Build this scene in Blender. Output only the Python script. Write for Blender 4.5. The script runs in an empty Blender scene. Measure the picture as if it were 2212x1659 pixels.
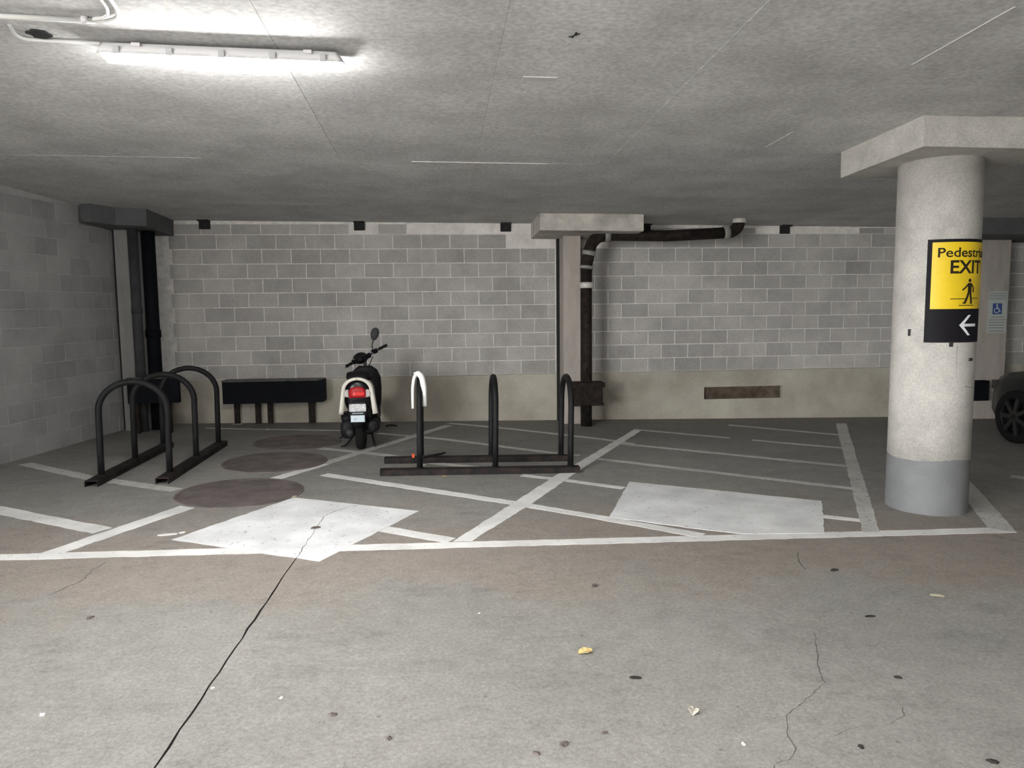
import bpy, bmesh, math, random
from mathutils import Vector, Matrix, Euler
random.seed(7)
PI = math.pi
scn = bpy.context.scene
COL = scn.collection

# ------------------------------------------------------------------ camera
FOCAL_PX = 1643.0
YAW, PITCH, ROLL = 0.0959, 0.1007, -0.0107
CZ = 1.653                      # eye height
cam_d = bpy.data.cameras.new('camera')
cam_d.sensor_fit = 'HORIZONTAL'
cam_d.sensor_width = 36.0
cam_d.lens = 36.0 * FOCAL_PX / 2212.0
cam = bpy.data.objects.new('camera', cam_d)
COL.objects.link(cam)
fwd = Vector((math.sin(YAW) * math.cos(PITCH), math.cos(YAW) * math.cos(PITCH), -math.sin(PITCH)))
rgt = Vector((math.cos(YAW), -math.sin(YAW), 0))
upv = rgt.cross(fwd)
r2 = rgt * math.cos(ROLL) + upv * math.sin(ROLL)
u2 = -rgt * math.sin(ROLL) + upv * math.cos(ROLL)
M = Matrix((r2, u2, -fwd)).transposed().to_4x4()
M.translation = Vector((0, 0, CZ))
cam.matrix_world = M
cam_d.clip_start = 0.05
scn.camera = cam

# ------------------------------------------------------------------ world, lamps outside the frame, exposure
world = bpy.data.worlds.new('world')
scn.world = world
world.use_nodes = True
wn = world.node_tree.nodes
# overcast sky, and the darker paved ground below the horizon
wl = world.node_tree.links
w_tc = wn.new('ShaderNodeTexCoord'); w_sep = wn.new('ShaderNodeSeparateXYZ'); w_mr = wn.new('ShaderNodeMapRange'); w_mx = wn.new('ShaderNodeMix')
w_mx.data_type = 'RGBA'
w_mr.inputs['From Min'].default_value = -0.02; w_mr.inputs['From Max'].default_value = 0.02
wl.new(w_tc.outputs['Generated'], w_sep.inputs[0]); wl.new(w_sep.outputs['Z'], w_mr.inputs['Value']); wl.new(w_mr.outputs[0], w_mx.inputs[0])
w_mx.inputs[6].default_value = (0.40, 0.395, 0.38, 1); w_mx.inputs[7].default_value = (1.0, 0.997, 0.99, 1)
wl.new(w_mx.outputs[2], wn['Background'].inputs[0])
wn['Background'].inputs[1].default_value = 18.0

def area_lamp(name, loc, sx, sy, power, color, rot=(0, 0, 0)):
    d = bpy.data.lights.new(name, 'AREA')
    d.shape = 'RECTANGLE'; d.size = sx; d.size_y = sy
    d.energy = power; d.color = color
    o = bpy.data.objects.new(name, d); COL.objects.link(o)
    o.location = loc; o.rotation_euler = rot
    return o
# ceiling luminaires of the same garage that hang outside the frame
area_lamp('lamp_behind', (0.55, 0.7, 3.12), 1.25, 0.16, 34, (1.0, 0.97, 0.93))
area_lamp('lamp_far_behind', (2.6, -4.2, 3.16), 1.25, 0.16, 40, (1.0, 0.97, 0.93))
LENS_EMISSION = 68.0
scn.view_settings.view_transform = 'Standard'
scn.view_settings.look = 'None'
scn.view_settings.gamma = 1.0
scn.view_settings.use_curve_mapping = False
scn.view_settings.exposure = 1.0

# ------------------------------------------------------------------ planes of the place
D = 11.11                        # face of the back wall
FS, CSX, CSY = 0.0156, 0.009, 0.031
def fz(x): return -FS * x
def cz(x, y): return CZ + 1.215 - CSX * x + CSY * (D - y)
TILT = math.atan(FS)
CROT = (-math.atan(CSY), math.atan(CSX), 0)
BASE_TOP = 0.670
BL, BH = 0.4064, 0.2032

# ------------------------------------------------------------------ materials
def nt(m):
    return m.node_tree.nodes, m.node_tree.links
def mat(name, col, rough=0.8, var=0.0, scale=3.0, fine=0.0, fscale=120.0, bump=0.0, bscale=200.0, metal=0.0,
        col2=None, spec=0.5, rnd=0.0, stretch=(1, 1, 1), coat=0.0, emis=0.0, pit=0.0, pscale=60.0):
    m = bpy.data.materials.new(name); m.use_nodes = True
    N, L = nt(m)
    b = N['Principled BSDF']
    b.inputs['Roughness'].default_value = rough
    b.inputs['Metallic'].default_value = metal
    b.inputs['Specular IOR Level'].default_value = spec
    b.inputs['Coat Weight'].default_value = coat
    c4 = (*col, 1)
    b.inputs['Base Color'].default_value = c4
    if emis:
        b.inputs['Emission Color'].default_value = c4
        b.inputs['Emission Strength'].default_value = emis
    if not (var or fine or bump or rnd or pit):
        return m
    geo = N.new('ShaderNodeNewGeometry')
    mp = N.new('ShaderNodeMapping'); mp.inputs['Scale'].default_value = stretch
    L.new(geo.outputs['Position'], mp.inputs['Vector'])
    src = mp.outputs['Vector']
    out = None
    rgb = N.new('ShaderNodeRGB'); rgb.outputs[0].default_value = c4
    out = rgb.outputs[0]
    def mixmul(out, fac_sock, lo, hi):
        mr = N.new('ShaderNodeMapRange'); mr.inputs['From Min'].default_value = 0.3; mr.inputs['From Max'].default_value = 0.7
        mr.inputs['To Min'].default_value = lo; mr.inputs['To Max'].default_value = hi
        L.new(fac_sock, mr.inputs['Value'])
        mx = N.new('ShaderNodeMix'); mx.data_type = 'RGBA'; mx.blend_type = 'MULTIPLY'; mx.inputs[0].default_value = 1
        L.new(out, mx.inputs[6]); L.new(mr.outputs[0], mx.inputs[7])
        return mx.outputs[2]
    if var:
        n = N.new('ShaderNodeTexNoise'); n.inputs['Scale'].default_value = scale; n.inputs['Detail'].default_value = 6; n.inputs['Roughness'].default_value = 0.6
        L.new(src, n.inputs['Vector'])
        if col2:
            mr = N.new('ShaderNodeMapRange'); mr.inputs['From Min'].default_value = 0.38; mr.inputs['From Max'].default_value = 0.62
            L.new(n.outputs[0], mr.inputs['Value'])
            mx = N.new('ShaderNodeMix'); mx.data_type = 'RGBA'
            L.new(mr.outputs[0], mx.inputs[0]); L.new(out, mx.inputs[6]); mx.inputs[7].default_value = (*col2, 1)
            out = mx.outputs[2]
        out = mixmul(out, n.outputs[0], 1 - var, 1 + var)
    if fine:
        n2 = N.new('ShaderNodeTexNoise'); n2.inputs['Scale'].default_value = fscale; n2.inputs['Detail'].default_value = 3
        L.new(src, n2.inputs['Vector'])
        out = mixmul(out, n2.outputs[0], 1 - fine, 1 + fine)
    if pit:
        v = N.new('ShaderNodeTexVoronoi'); v.inputs['Scale'].default_value = pscale; L.new(src, v.inputs['Vector'])
        mr = N.new('ShaderNodeMapRange'); mr.inputs['From Min'].default_value = 0.08; mr.inputs['From Max'].default_value = 0.2
        mr.inputs['To Min'].default_value = 1 - pit; mr.inputs['To Max'].default_value = 1
        L.new(v.outputs['Distance'], mr.inputs['Value'])
        mx = N.new('ShaderNodeMix'); mx.data_type = 'RGBA'; mx.blend_type = 'MULTIPLY'; mx.inputs[0].default_value = 1
        L.new(out, mx.inputs[6]); L.new(mr.outputs[0], mx.inputs[7]); out = mx.outputs[2]
    if rnd:
        oi = N.new('ShaderNodeObjectInfo')
        mr = N.new('ShaderNodeMapRange'); mr.inputs['To Min'].default_value = 1 - rnd; mr.inputs['To Max'].default_value = 1 + rnd
        L.new(oi.outputs['Random'], mr.inputs['Value'])
        mx = N.new('ShaderNodeMix'); mx.data_type = 'RGBA'; mx.blend_type = 'MULTIPLY'; mx.inputs[0].default_value = 1
        L.new(out, mx.inputs[6]); L.new(mr.outputs[0], mx.inputs[7]); out = mx.outputs[2]
    L.new(out, b.inputs['Base Color'])
    if bump:
        n3 = N.new('ShaderNodeTexNoise'); n3.inputs['Scale'].default_value = bscale; n3.inputs['Detail'].default_value = 4
        L.new(src, n3.inputs['Vector'])
        bp = N.new('ShaderNodeBump'); bp.inputs['Strength'].default_value = bump; bp.inputs['Distance'].default_value = 0.004
        L.new(n3.outputs[0], bp.inputs['Height']); L.new(bp.outputs[0], b.inputs['Normal'])
    return m

def paint_mat(name, col, under, cover=0.62):
    """white road paint worn through to the slab in small flakes"""
    m = bpy.data.materials.new(name); m.use_nodes = True
    N, L = nt(m); b = N['Principled BSDF']; b.inputs['Roughness'].default_value = 0.75
    geo = N.new('ShaderNodeNewGeometry')
    n = N.new('ShaderNodeTexNoise'); n.inputs['Scale'].default_value = 26; n.inputs['Detail'].default_value = 8; n.inputs['Roughness'].default_value = 0.72
    L.new(geo.outputs['Position'], n.inputs['Vector'])
    mr = N.new('ShaderNodeMapRange'); mr.inputs['From Min'].default_value = cover - 0.05; mr.inputs['From Max'].default_value = cover + 0.04
    L.new(n.outputs[0], mr.inputs['Value'])
    n2 = N.new('ShaderNodeTexNoise'); n2.inputs['Scale'].default_value = 3.0; n2.inputs['Detail'].default_value = 6
    L.new(geo.outputs['Position'], n2.inputs['Vector'])
    cr = N.new('ShaderNodeMapRange'); cr.inputs['From Min'].default_value = 0.3; cr.inputs['From Max'].default_value = 0.7
    cr.inputs['To Min'].default_value = 0.82; cr.inputs['To Max'].default_value = 1.08
    L.new(n2.outputs[0], cr.inputs['Value'])
    ml = N.new('ShaderNodeMix'); ml.data_type = 'RGBA'; ml.blend_type = 'MULTIPLY'; ml.inputs[0].default_value = 1
    ml.inputs[6].default_value = (*col, 1); L.new(cr.outputs[0], ml.inputs[7])
    mx = N.new('ShaderNodeMix'); mx.data_type = 'RGBA'
    L.new(mr.outputs[0], mx.inputs[0]); L.new(ml.outputs[2], mx.inputs[6]); mx.inputs[7].default_value = (*under, 1)
    L.new(mx.outputs[2], b.inputs['Base Color'])
    return m

def floor_mat():
    m = bpy.data.materials.new('worn_concrete_floor'); m.use_nodes = True
    N, L = nt(m); b = N['Principled BSDF']; b.inputs['Roughness'].default_value = 0.78; b.inputs['Specular IOR Level'].default_value = 0.35
    geo = N.new('ShaderNodeNewGeometry')
    pos = geo.outputs['Position']
    def noise(scale, detail=6, rough=0.6, st=None):
        n = N.new('ShaderNodeTexNoise'); n.inputs['Scale'].default_value = scale; n.inputs['Detail'].default_value = detail; n.inputs['Roughness'].default_value = rough
        if st:
            mp = N.new('ShaderNodeMapping'); mp.inputs['Scale'].default_value = st
            L.new(pos, mp.inputs['Vector']); L.new(mp.outputs[0], n.inputs['Vector'])
        else:
            L.new(pos, n.inputs['Vector'])
        return n.outputs[0]
    def ramp(s, a, bb, lo=0.0, hi=1.0):
        r = N.new('ShaderNodeMapRange'); r.inputs['From Min'].default_value = a; r.inputs['From Max'].default_value = bb
        r.inputs['To Min'].default_value = lo; r.inputs['To Max'].default_value = hi
        L.new(s, r.inputs['Value']); return r.outputs[0]
    def mix(f, a, bb, mode='MIX'):
        x = N.new('ShaderNodeMix'); x.data_type = 'RGBA'; x.blend_type = mode
        if isinstance(f, float): x.inputs[0].default_value = f
        else: L.new(f, x.inputs[0])
        for i, s in ((6, a), (7, bb)):
            if isinstance(s, tuple): x.inputs[i].default_value = (*s, 1)
            else: L.new(s, x.inputs[i])
        return x.outputs[2]
    c = mix(ramp(noise(0.9, 5, 0.55, (0.7, 1.0, 1)), 0.36, 0.66), FLOOR_A, FLOOR_B)
    # tan, worn belt of exposed aggregate along the stall line
    sep = N.new('ShaderNodeSeparateXYZ'); L.new(pos, sep.inputs[0])
    yv = N.new('ShaderNodeMath'); yv.operation = 'ADD'; L.new(sep.outputs[1], yv.inputs[0])
    wob = ramp(noise(1.3, 4), 0.2, 0.8, -0.9, 0.9); L.new(wob, yv.inputs[1])
    belt_lo = ramp(yv.outputs[0], 4.0, 4.5); belt_hi = ramp(yv.outputs[0], 5.4, 6.4, 1, 0)
    mm = N.new('ShaderNodeMath'); mm.operation = 'MULTIPLY'; L.new(belt_lo, mm.inputs[0]); L.new(belt_hi, mm.inputs[1])
    m2 = N.new('ShaderNodeMath'); m2.operation = 'MULTIPLY'; L.new(mm.outputs[0], m2.inputs[0]); m2.inputs[1].default_value = 0.75
    c = mix(m2.outputs[0], c, FLOOR_T)
    # grime collected towards the back
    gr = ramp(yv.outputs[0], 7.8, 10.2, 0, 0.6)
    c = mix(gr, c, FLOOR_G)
    c = mix(1.0, c, ramp(noise(55, 5, 0.75), 0.25, 0.75, 0.66, 1.34), 'MULTIPLY')
    c = mix(1.0, c, ramp(noise(260, 2), 0.25, 0.75, 0.80, 1.2), 'MULTIPLY')
    c = mix(1.0, c, ramp(noise(7.5, 6, 0.65), 0.3, 0.7, 0.90, 1.09), 'MULTIPLY')
    # tyre smudges and drip stains
    c = mix(1.0, c, ramp(noise(2.4, 9, 0.78, (0.8, 1.5, 1)), 0.53, 0.70, 1.0, 0.74), 'MULTIPLY')
    # sparse dark spots
    v = N.new('ShaderNodeTexVoronoi'); v.inputs['Scale'].default_value = 5.0; v.inputs['Randomness'].default_value = 1
    L.new(pos, v.inputs['Vector'])
    c = mix(1.0, c, ramp(v.outputs['Distance'], 0.015, 0.06, 0.55, 1.0), 'MULTIPLY')
    L.new(c, b.inputs['Base Color'])
    bp = N.new('ShaderNodeBump'); bp.inputs['Strength'].default_value = 0.35; bp.inputs['Distance'].default_value = 0.004
    L.new(noise(90, 5, 0.7), bp.inputs['Height']); L.new(bp.outputs[0], b.inputs['Normal'])
    return m
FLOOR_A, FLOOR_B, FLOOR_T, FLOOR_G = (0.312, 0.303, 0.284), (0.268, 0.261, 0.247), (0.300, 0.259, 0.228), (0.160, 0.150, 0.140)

M_FLOOR = floor_mat()
M_GROOVE = mat('joint_dirt', (0.03, 0.028, 0.026), 0.95)
M_CRACK = mat('crack_dirt', (0.12, 0.115, 0.106), 0.95)
M_PAINT = paint_mat('white_line_paint', (0.86, 0.86, 0.84), (0.26, 0.25, 0.23), 0.64)
M_PAINT_OLD = paint_mat('faded_line_paint', (0.60, 0.60, 0.57), (0.25, 0.24, 0.225), 0.60)
M_PATCH = paint_mat('white_patch_paint', (0.86, 0.875, 0.885), (0.34, 0.335, 0.32), 0.635)
M_CEIL = mat('cast_concrete_ceiling', (0.57, 0.564, 0.556), 0.9, var=0.17, scale=1.7, fine=0.17, fscale=34, bump=0.35, bscale=60, rnd=0.04, stretch=(0.9, 1.0, 1), pit=0.15, pscale=28)
M_FIN = mat('concrete_fin', (0.55, 0.54, 0.52), 0.9)
M_BLOCK = mat('concrete_block', (0.435, 0.42, 0.40), 0.92, var=0.16, scale=2.2, fine=0.22, fscale=140, bump=0.5, bscale=180, rnd=0.13)
M_BLOCK_W = mat('pale_concrete_block', (0.80, 0.765, 0.73), 0.9, var=0.12, scale=6, fine=0.12, fscale=120, bump=0.4, rnd=0.06)
M_MORTAR = mat('mortar', (0.78, 0.755, 0.72), 0.95, var=0.18, scale=9, fine=0.15, bump=0.4)
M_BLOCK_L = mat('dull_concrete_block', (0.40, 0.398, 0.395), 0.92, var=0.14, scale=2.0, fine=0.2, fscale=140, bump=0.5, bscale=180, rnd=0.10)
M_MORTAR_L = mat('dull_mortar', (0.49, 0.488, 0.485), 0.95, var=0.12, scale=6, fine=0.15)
M_BASE = mat('cast_concrete_base', (0.415, 0.380, 0.318), 0.9, var=0.18, scale=1.3, fine=0.12, fscale=60, bump=0.3, bscale=120, col2=(0.455, 0.435, 0.372))
M_COL = mat('rough_painted_column', (0.475, 0.457, 0.425), 0.9, var=0.17, scale=5.0, fine=0.16, fscale=90, bump=0.7, bscale=150, pit=0.1, pscale=40)
M_BAND = mat('grey_band_paint', (0.168, 0.173, 0.178), 0.7, var=0.12, scale=4, fine=0.08, bump=0.4, bscale=150)
M_PIL = mat('pilaster_concrete', (0.44, 0.40, 0.36), 0.9, var=0.15, scale=3, fine=0.15, bump=0.4, stretch=(2, 2, 0.6))
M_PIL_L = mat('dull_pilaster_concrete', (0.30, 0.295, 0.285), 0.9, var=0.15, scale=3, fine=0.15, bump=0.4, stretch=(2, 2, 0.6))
M_GAP = mat('dark_gap', (0.02, 0.02, 0.02), 0.95)
M_CAPM = mat('capital_concrete', (0.52, 0.49, 0.45), 0.9, var=0.35, scale=4, fine=0.12, bump=0.4)
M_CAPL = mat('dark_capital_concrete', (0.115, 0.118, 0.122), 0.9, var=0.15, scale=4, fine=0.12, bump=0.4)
M_IRON = mat('rusty_cast_iron', (0.015, 0.0125, 0.0115), 0.75, spec=0.2, var=0.35, scale=12, fine=0.2, fscale=90, bump=0.3, col2=(0.027, 0.019, 0.015))
M_DARKPIPE = mat('dark_grey_pipe', (0.055, 0.056, 0.06), 0.7, var=0.2, scale=8, spec=0.2)
M_STEEL_BAND = mat('stainless_band', (0.72, 0.70, 0.66), 0.4, metal=0.15, var=0.15, scale=20)
M_DULL_BAND = mat('dull_band', (0.30, 0.30, 0.27), 0.5, metal=0.2, var=0.15, scale=20)
M_RACK = mat('black_rack_paint', (0.010, 0.0098, 0.0105), 0.6, spec=0.22, var=0.3, scale=9, fine=0.2, fscale=70)
M_RAIL = mat('worn_rack_rail', (0.015, 0.0135, 0.0135), 0.7, spec=0.2, var=0.35, scale=8, fine=0.25, fscale=70, col2=(0.030, 0.022, 0.021))
M_MANHOLE = mat('rusted_manhole', (0.125, 0.103, 0.097), 0.8, var=0.2, scale=5, fine=0.25, fscale=120, bump=0.5, bscale=90, col2=(0.155, 0.132, 0.126))
M_BOX = mat('black_box_metal', (0.006, 0.007, 0.010), 0.75, var=0.2, scale=6, spec=0.12)
M_BOXTOP = mat('lit_box_top', (0.11, 0.108, 0.10), 0.9, var=0.3, scale=10)  # light falling on the box tops, painted in as a paler grey
M_RECESS = mat('rust_brown_plate', (0.085, 0.058, 0.038), 0.85, var=0.35, scale=6, fine=0.15, col2=(0.11, 0.088, 0.066))
M_HOUSING = mat('light_housing', (0.62, 0.61, 0.62), 0.5)
M_LENS = mat('lit_lens', (1, 0.985, 0.97), 0.4, emis=LENS_EMISSION)
M_LENS_SIDE = mat('lit_lens_side', (1, 0.985, 0.97), 0.4, emis=LENS_EMISSION * 0.95)
M_CLIP = mat('grey_clip', (0.42, 0.42, 0.43), 0.5)
M_CONDUIT = mat('pale_conduit', (0.62, 0.62, 0.60), 0.5)
M_WHITE = mat('white_rubber', (0.82, 0.82, 0.80), 0.55)
M_BLACK = mat('black_plastic', (0.010, 0.010, 0.012), 0.55, spec=0.2)
M_BLACKG = mat('gloss_black', (0.007, 0.007, 0.009), 0.25, spec=0.3)
M_RUBBER = mat('tyre_rubber', (0.010, 0.010, 0.010), 0.9, spec=0.15)
M_SEAT = mat('black_vinyl', (0.010, 0.009, 0.010), 0.7, spec=0.2, fine=0.1)
M_CREAM = mat('scooter_white_panel', (0.74, 0.71, 0.63), 0.35, fine=0.05, coat=0.2)
M_RED = mat('tail_light_red', (0.42, 0.008, 0.014), 0.2, coat=0.4)
M_REDL = mat('tail_light_bright_red', (0.85, 0.03, 0.03), 0.2, coat=0.3)
M_CLEAR = mat('turn_signal_clear', (0.50, 0.47, 0.45), 0.15, coat=0.4)
M_PLATE = mat('plate_white', (0.66, 0.76, 0.82), 0.4)
M_STICK = mat('sticker_white', (0.62, 0.62, 0.63), 0.4, var=0.45, scale=55)
M_GREYMARK = mat('faint_grey_ink', (0.40, 0.46, 0.52), 0.6)
M_CHROME = mat('chrome', (0.6, 0.6, 0.6), 0.22, metal=1.0)
M_DARKMETAL = mat('dark_engine_metal', (0.04, 0.04, 0.042), 0.55, metal=0.3, spec=0.3, var=0.2, scale=20)
M_SIGNBLK = mat('sign_black', (0.010, 0.009, 0.012), 0.65, spec=0.15)
M_SIGNYEL = mat('sign_yellow', (0.80, 0.56, 0.012), 0.5, var=0.05, scale=10)
M_SIGNINK = mat('sign_ink', (0.025, 0.020, 0.010), 0.6, spec=0.15)
M_SIGNWHT = mat('sign_white', (0.82, 0.84, 0.86), 0.5)
M_ADA = mat('sign_pale_green_white', (0.50, 0.54, 0.51), 0.4)
M_ADABLUE = mat('sign_blue', (0.030, 0.075, 0.27), 0.4)
M_ADAINK = mat('sign_dull_text', (0.26, 0.30, 0.28), 0.5)
M_CARPAINT = mat('dark_car_paint', (0.006, 0.007, 0.008), 0.3, spec=0.2)
M_GLASS = mat('dark_car_glass', (0.004, 0.004, 0.005), 0.12, spec=0.3)
M_ALLOY = mat('dark_alloy', (0.045, 0.045, 0.045), 0.4, metal=0.6)
M_HEADL = mat('headlight_glass', (0.03, 0.03, 0.032), 0.2)
M_LEAFY = mat('yellow_leaf', (0.62, 0.47, 0.20), 0.8)
M_LEAFD = mat('dark_leaf', (0.025, 0.02, 0.018), 0.9)
M_LEAFB = mat('brown_leaf', (0.12, 0.10, 0.09), 0.9)
M_LEAFP = mat('pale_leaf', (0.46, 0.43, 0.32), 0.9)
M_PAPER = mat('off_white_paper', (0.62, 0.58, 0.50), 0.9)
M_PAPERW = mat('white_paper', (0.80, 0.78, 0.74), 0.9)
M_ORANGE = mat('orange_tag', (0.85, 0.14, 0.05), 0.5)
M_BOLT = mat('bolt_dark', (0.02, 0.02, 0.022), 0.6)

# ------------------------------------------------------------------ mesh helpers
def link_bm(name, bm, m, parent=None, smooth=False, loc=None, rot=None):
    bmesh.ops.recalc_face_normals(bm, faces=bm.faces[:])
    me = bpy.data.meshes.new(name); bm.to_mesh(me); bm.free()
    if m: me.materials.append(m)
    if smooth:
        for p in me.polygons: p.use_smooth = True
    o = bpy.data.objects.new(name, me); COL.objects.link(o)
    if parent: o.parent = parent
    if loc: o.location = loc
    if rot: o.rotation_euler = rot
    return o
def tag(o, label=None, cat=None, group=None, kind=None):
    if label: o['label'] = label
    if cat: o['category'] = cat
    if group: o['group'] = group
    if kind: o['kind'] = kind
    return o
def empty(name, loc, rot=(0, 0, 0), **k):
    o = bpy.data.objects.new(name, None); COL.objects.link(o)
    o.empty_display_size = 0.1
    o.location = loc; o.rotation_euler = rot
    return tag(o, **k)
def box(bm, x0, x1, y0, y1, z0, z1, bev=0.0):
    vs = [bm.verts.new(p) for p in ((x0, y0, z0), (x1, y0, z0), (x1, y1, z0), (x0, y1, z0), (x0, y0, z1), (x1, y0, z1), (x1, y1, z1), (x0, y1, z1))]
    fs = [bm.faces.new([vs[i] for i in q]) for q in ((0, 3, 2, 1), (4, 5, 6, 7), (0, 1, 5, 4), (1, 2, 6, 5), (2, 3, 7, 6), (3, 0, 4, 7))]
    if bev:
        es = list({e for f in fs for e in f.edges})
        bmesh.ops.bevel(bm, geom=es, offset=bev, segments=2, affect='EDGES', profile=0.6)
    return bm
def nbox(*a, bev=0.0):
    return box(bmesh.new(), *a, bev=bev)
def prism(bm, pts, z0, z1):
    """pts: (x,y) list; z0,z1 numbers or functions of x,y"""
    f0 = z0 if callable(z0) else (lambda x, y: z0)
    f1 = z1 if callable(z1) else (lambda x, y: z1)
    a = [bm.verts.new((x, y, f0(x, y))) for x, y in pts]
    b = [bm.verts.new((x, y, f1(x, y))) for x, y in pts]
    n = len(pts)
    bm.faces.new(a[::-1]); bm.faces.new(b)
    for i in range(n):
        bm.faces.new((a[i], a[(i + 1) % n], b[(i + 1) % n], b[i]))
    return bm
def tube(bm, pts, r, seg=12, cap=True):
    """round tube along a polyline; r a number or list"""
    pts = [Vector(p) for p in pts]; n = len(pts)
    rs = r if isinstance(r, (list, tuple)) else [r] * n
    rings = []; ref = None
    for i, p in enumerate(pts):
        t = (pts[min(i + 1, n - 1)] - pts[max(i - 1, 0)]).normalized()
        if ref is None:
            ref = Vector((0, 0, 1)) if abs(t.z) < 0.9 else Vector((0, 1, 0))
        a = (ref - t * ref.dot(t)).normalized(); b = t.cross(a); ref = a
        rings.append([bm.verts.new(p + (a * math.cos(2 * PI * k / seg) + b * math.sin(2 * PI * k / seg)) * rs[i]) for k in range(seg)])
    for i in range(n - 1):
        for k in range(seg):
            bm.faces.new((rings[i][k], rings[i][(k + 1) % seg], rings[i + 1][(k + 1) % seg], rings[i + 1][k]))
    if cap:
        bm.faces.new(rings[0][::-1]); bm.faces.new(rings[-1])
    return bm
def lathe(bm, prof, seg=24, axis='z', center=(0, 0, 0), cap=True):
    """prof: (radius, height) list"""
    rings = []
    cx, cy, cz_ = center
    for r, h in prof:
        ring = []
        for k in range(seg):
            a = 2 * PI * k / seg
            u, v = r * math.cos(a), r * math.sin(a)
            p = (u, v, h) if axis == 'z' else ((h, u, v) if axis == 'x' else (u, h, v))
            ring.append(bm.verts.new((p[0] + cx, p[1] + cy, p[2] + cz_)))
        rings.append(ring)
    for i in range(len(rings) - 1):
        for k in range(seg):
            bm.faces.new((rings[i][k], rings[i][(k + 1) % seg], rings[i + 1][(k + 1) % seg], rings[i + 1][k]))
    if cap:
        bm.faces.new(rings[0][::-1]); bm.faces.new(rings[-1])
    return bm
def loft(bm, secs, seg=20, cap=True):
    """secs: (y, cx, cz, half width, half height, exponent) super-ellipse sections along y"""
    rings = []
    for (y, cx, czz, hw, hh, ex) in secs:
        ring = []
        for k in range(seg):
            a = 2 * PI * k / seg
            c, s = math.cos(a), math.sin(a)
            ring.append(bm.verts.new((cx + hw * math.copysign(abs(c) ** (2 / ex), c), y, czz + hh * math.copysign(abs(s) ** (2 / ex), s))))
        rings.append(ring)
    for i in range(len(rings) - 1):
        for k in range(seg):
            bm.faces.new((rings[i][k], rings[i][(k + 1) % seg], rings[i + 1][(k + 1) % seg], rings[i + 1][k]))
    if cap:
        bm.faces.new(rings[0][::-1]); bm.faces.new(rings[-1])
    return bm
def arc(c, r, a0, a1, n, u, v):
    c, u, v = Vector(c), Vector(u), Vector(v)
    return [c + (u * math.cos(a0 + (a1 - a0) * i / n) + v * math.sin(a0 + (a1 - a0) * i / n)) * r for i in range(n + 1)]

# ------------------------------------------------------------------ floor with a sawn joint
X0, X1, Y0, Y1 = -7.0, 13.0, -7.0, 11.30
def build_floor():
    bm = bmesh.new()
    rj = random.Random(3)
    n = 110
    ye = 6.03
    L_, R_, Bt = [], [], []
    for i in range(n + 1):
        y = Y0 + (ye - Y0) * i / n
        x = -1.055 + (0.122 * (max(y, 2.5) - 2.5) / 3.53) ** 1 + rj.uniform(-0.004, 0.004)
        w = 0.0042 + rj.uniform(-0.0012, 0.0022)
        if y > 5.0: w *= 0.7
        if i == n: w = 0.0005
        L_.append(bm.verts.new((x - w, y, fz(x)))); R_.append(bm.verts.new((x + w, y, fz(x))))
        Bt.append(bm.verts.new((x, y, fz(x) - 0.014)))
    gfaces = []
    lw = [bm.verts.new((X0, v.co.y, fz(X0))) for v in L_]
    rw = [bm.verts.new((X1, v.co.y, fz(X1))) for v in R_]
    for i in range(n):
        bm.faces.new((lw[i], L_[i], L_[i + 1], lw[i + 1]))
        bm.faces.new((R_[i], rw[i], rw[i + 1], R_[i + 1]))
        gfaces.append(bm.faces.new((L_[i], Bt[i], Bt[i + 1], L_[i + 1])))
        gfaces.append(bm.faces.new((Bt[i], R_[i], R_[i + 1], Bt[i + 1])))
    c0 = bm.verts.new((X0, Y1, fz(X0))); c1 = bm.verts.new((X1, Y1, fz(X1)))
    bm.faces.new((lw[n], L_[n], R_[n], rw[n], c1, c0))
    # underside so the slab has thickness
    a = [bm.verts.new((x, y, fz(x) - 0.25)) for x, y in ((X0, Y0), (X1, Y0), (X1, Y1), (X0, Y1))]
    bm.faces.new(a[::-1])
    for f in gfaces: f.material_index = 1
    me = bpy.data.meshes.new('floor'); bm.to_mesh(me); bm.free()
    me.materials.append(M_FLOOR); me.materials.append(M_GROOVE)
    o = bpy.data.objects.new('floor', me); COL.objects.link(o)
    return tag(o, 'worn grey concrete garage floor with a sawn joint', 'floor', kind='structure')
floor = build_floor()

rp = random.Random(11)
def wear(pts, step=0.07, j=0.006):
    out = []
    n = len(pts)
    for i in range(n):
        a, b = Vector(pts[i]), Vector(pts[(i + 1) % n])
        d = (b - a).length; k = max(1, int(d / step))
        nrm = Vector((-(b - a).y, (b - a).x)).normalized()
        for q in range(k):
            p = a.lerp(b, q / k)
            if q: p = p + nrm * rp.uniform(-j, j)
            out.append((p.x, p.y))
    return out
def paint(pts, h, m=M_PAINT, j=0.006, name='painted_line', label=None):
    bm = bmesh.new()
    prism(bm, wear(pts, j=j), lambda x, y: fz(x) - 0.001, lambda x, y: fz(x) + h)
    o = link_bm(name, bm, m, floor)
    if label: o['label'] = label
    return o
def stripe(path, w, h, m=M_PAINT, j=0.007, **k):
    P = [Vector(p) for p in path]
    l, r = [], []
    for i, p in enumerate(P):
        t = (P[min(i + 1, len(P) - 1)] - P[max(i - 1, 0)]).normalized()
        nn = Vector((-t.y, t.x)) * w / 2
        l.append(tuple(p + nn)); r.append(tuple(p - nn))
    return paint(l + r[::-1], h, m, j, **k)
paint([(-5.6, 5.105), (4.290, 5.165), (4.170, 5.300), (-5.6, 5.235)], 0.0010)
paint([(-2.70, 5.215), (-2.55, 5.215), (-2.03, 6.37), (-2.17, 6.45)], 0.0013)
stripe([(-1.60, 7.42), (-1.235, 8.10)], 0.13, 0.0013)
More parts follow.
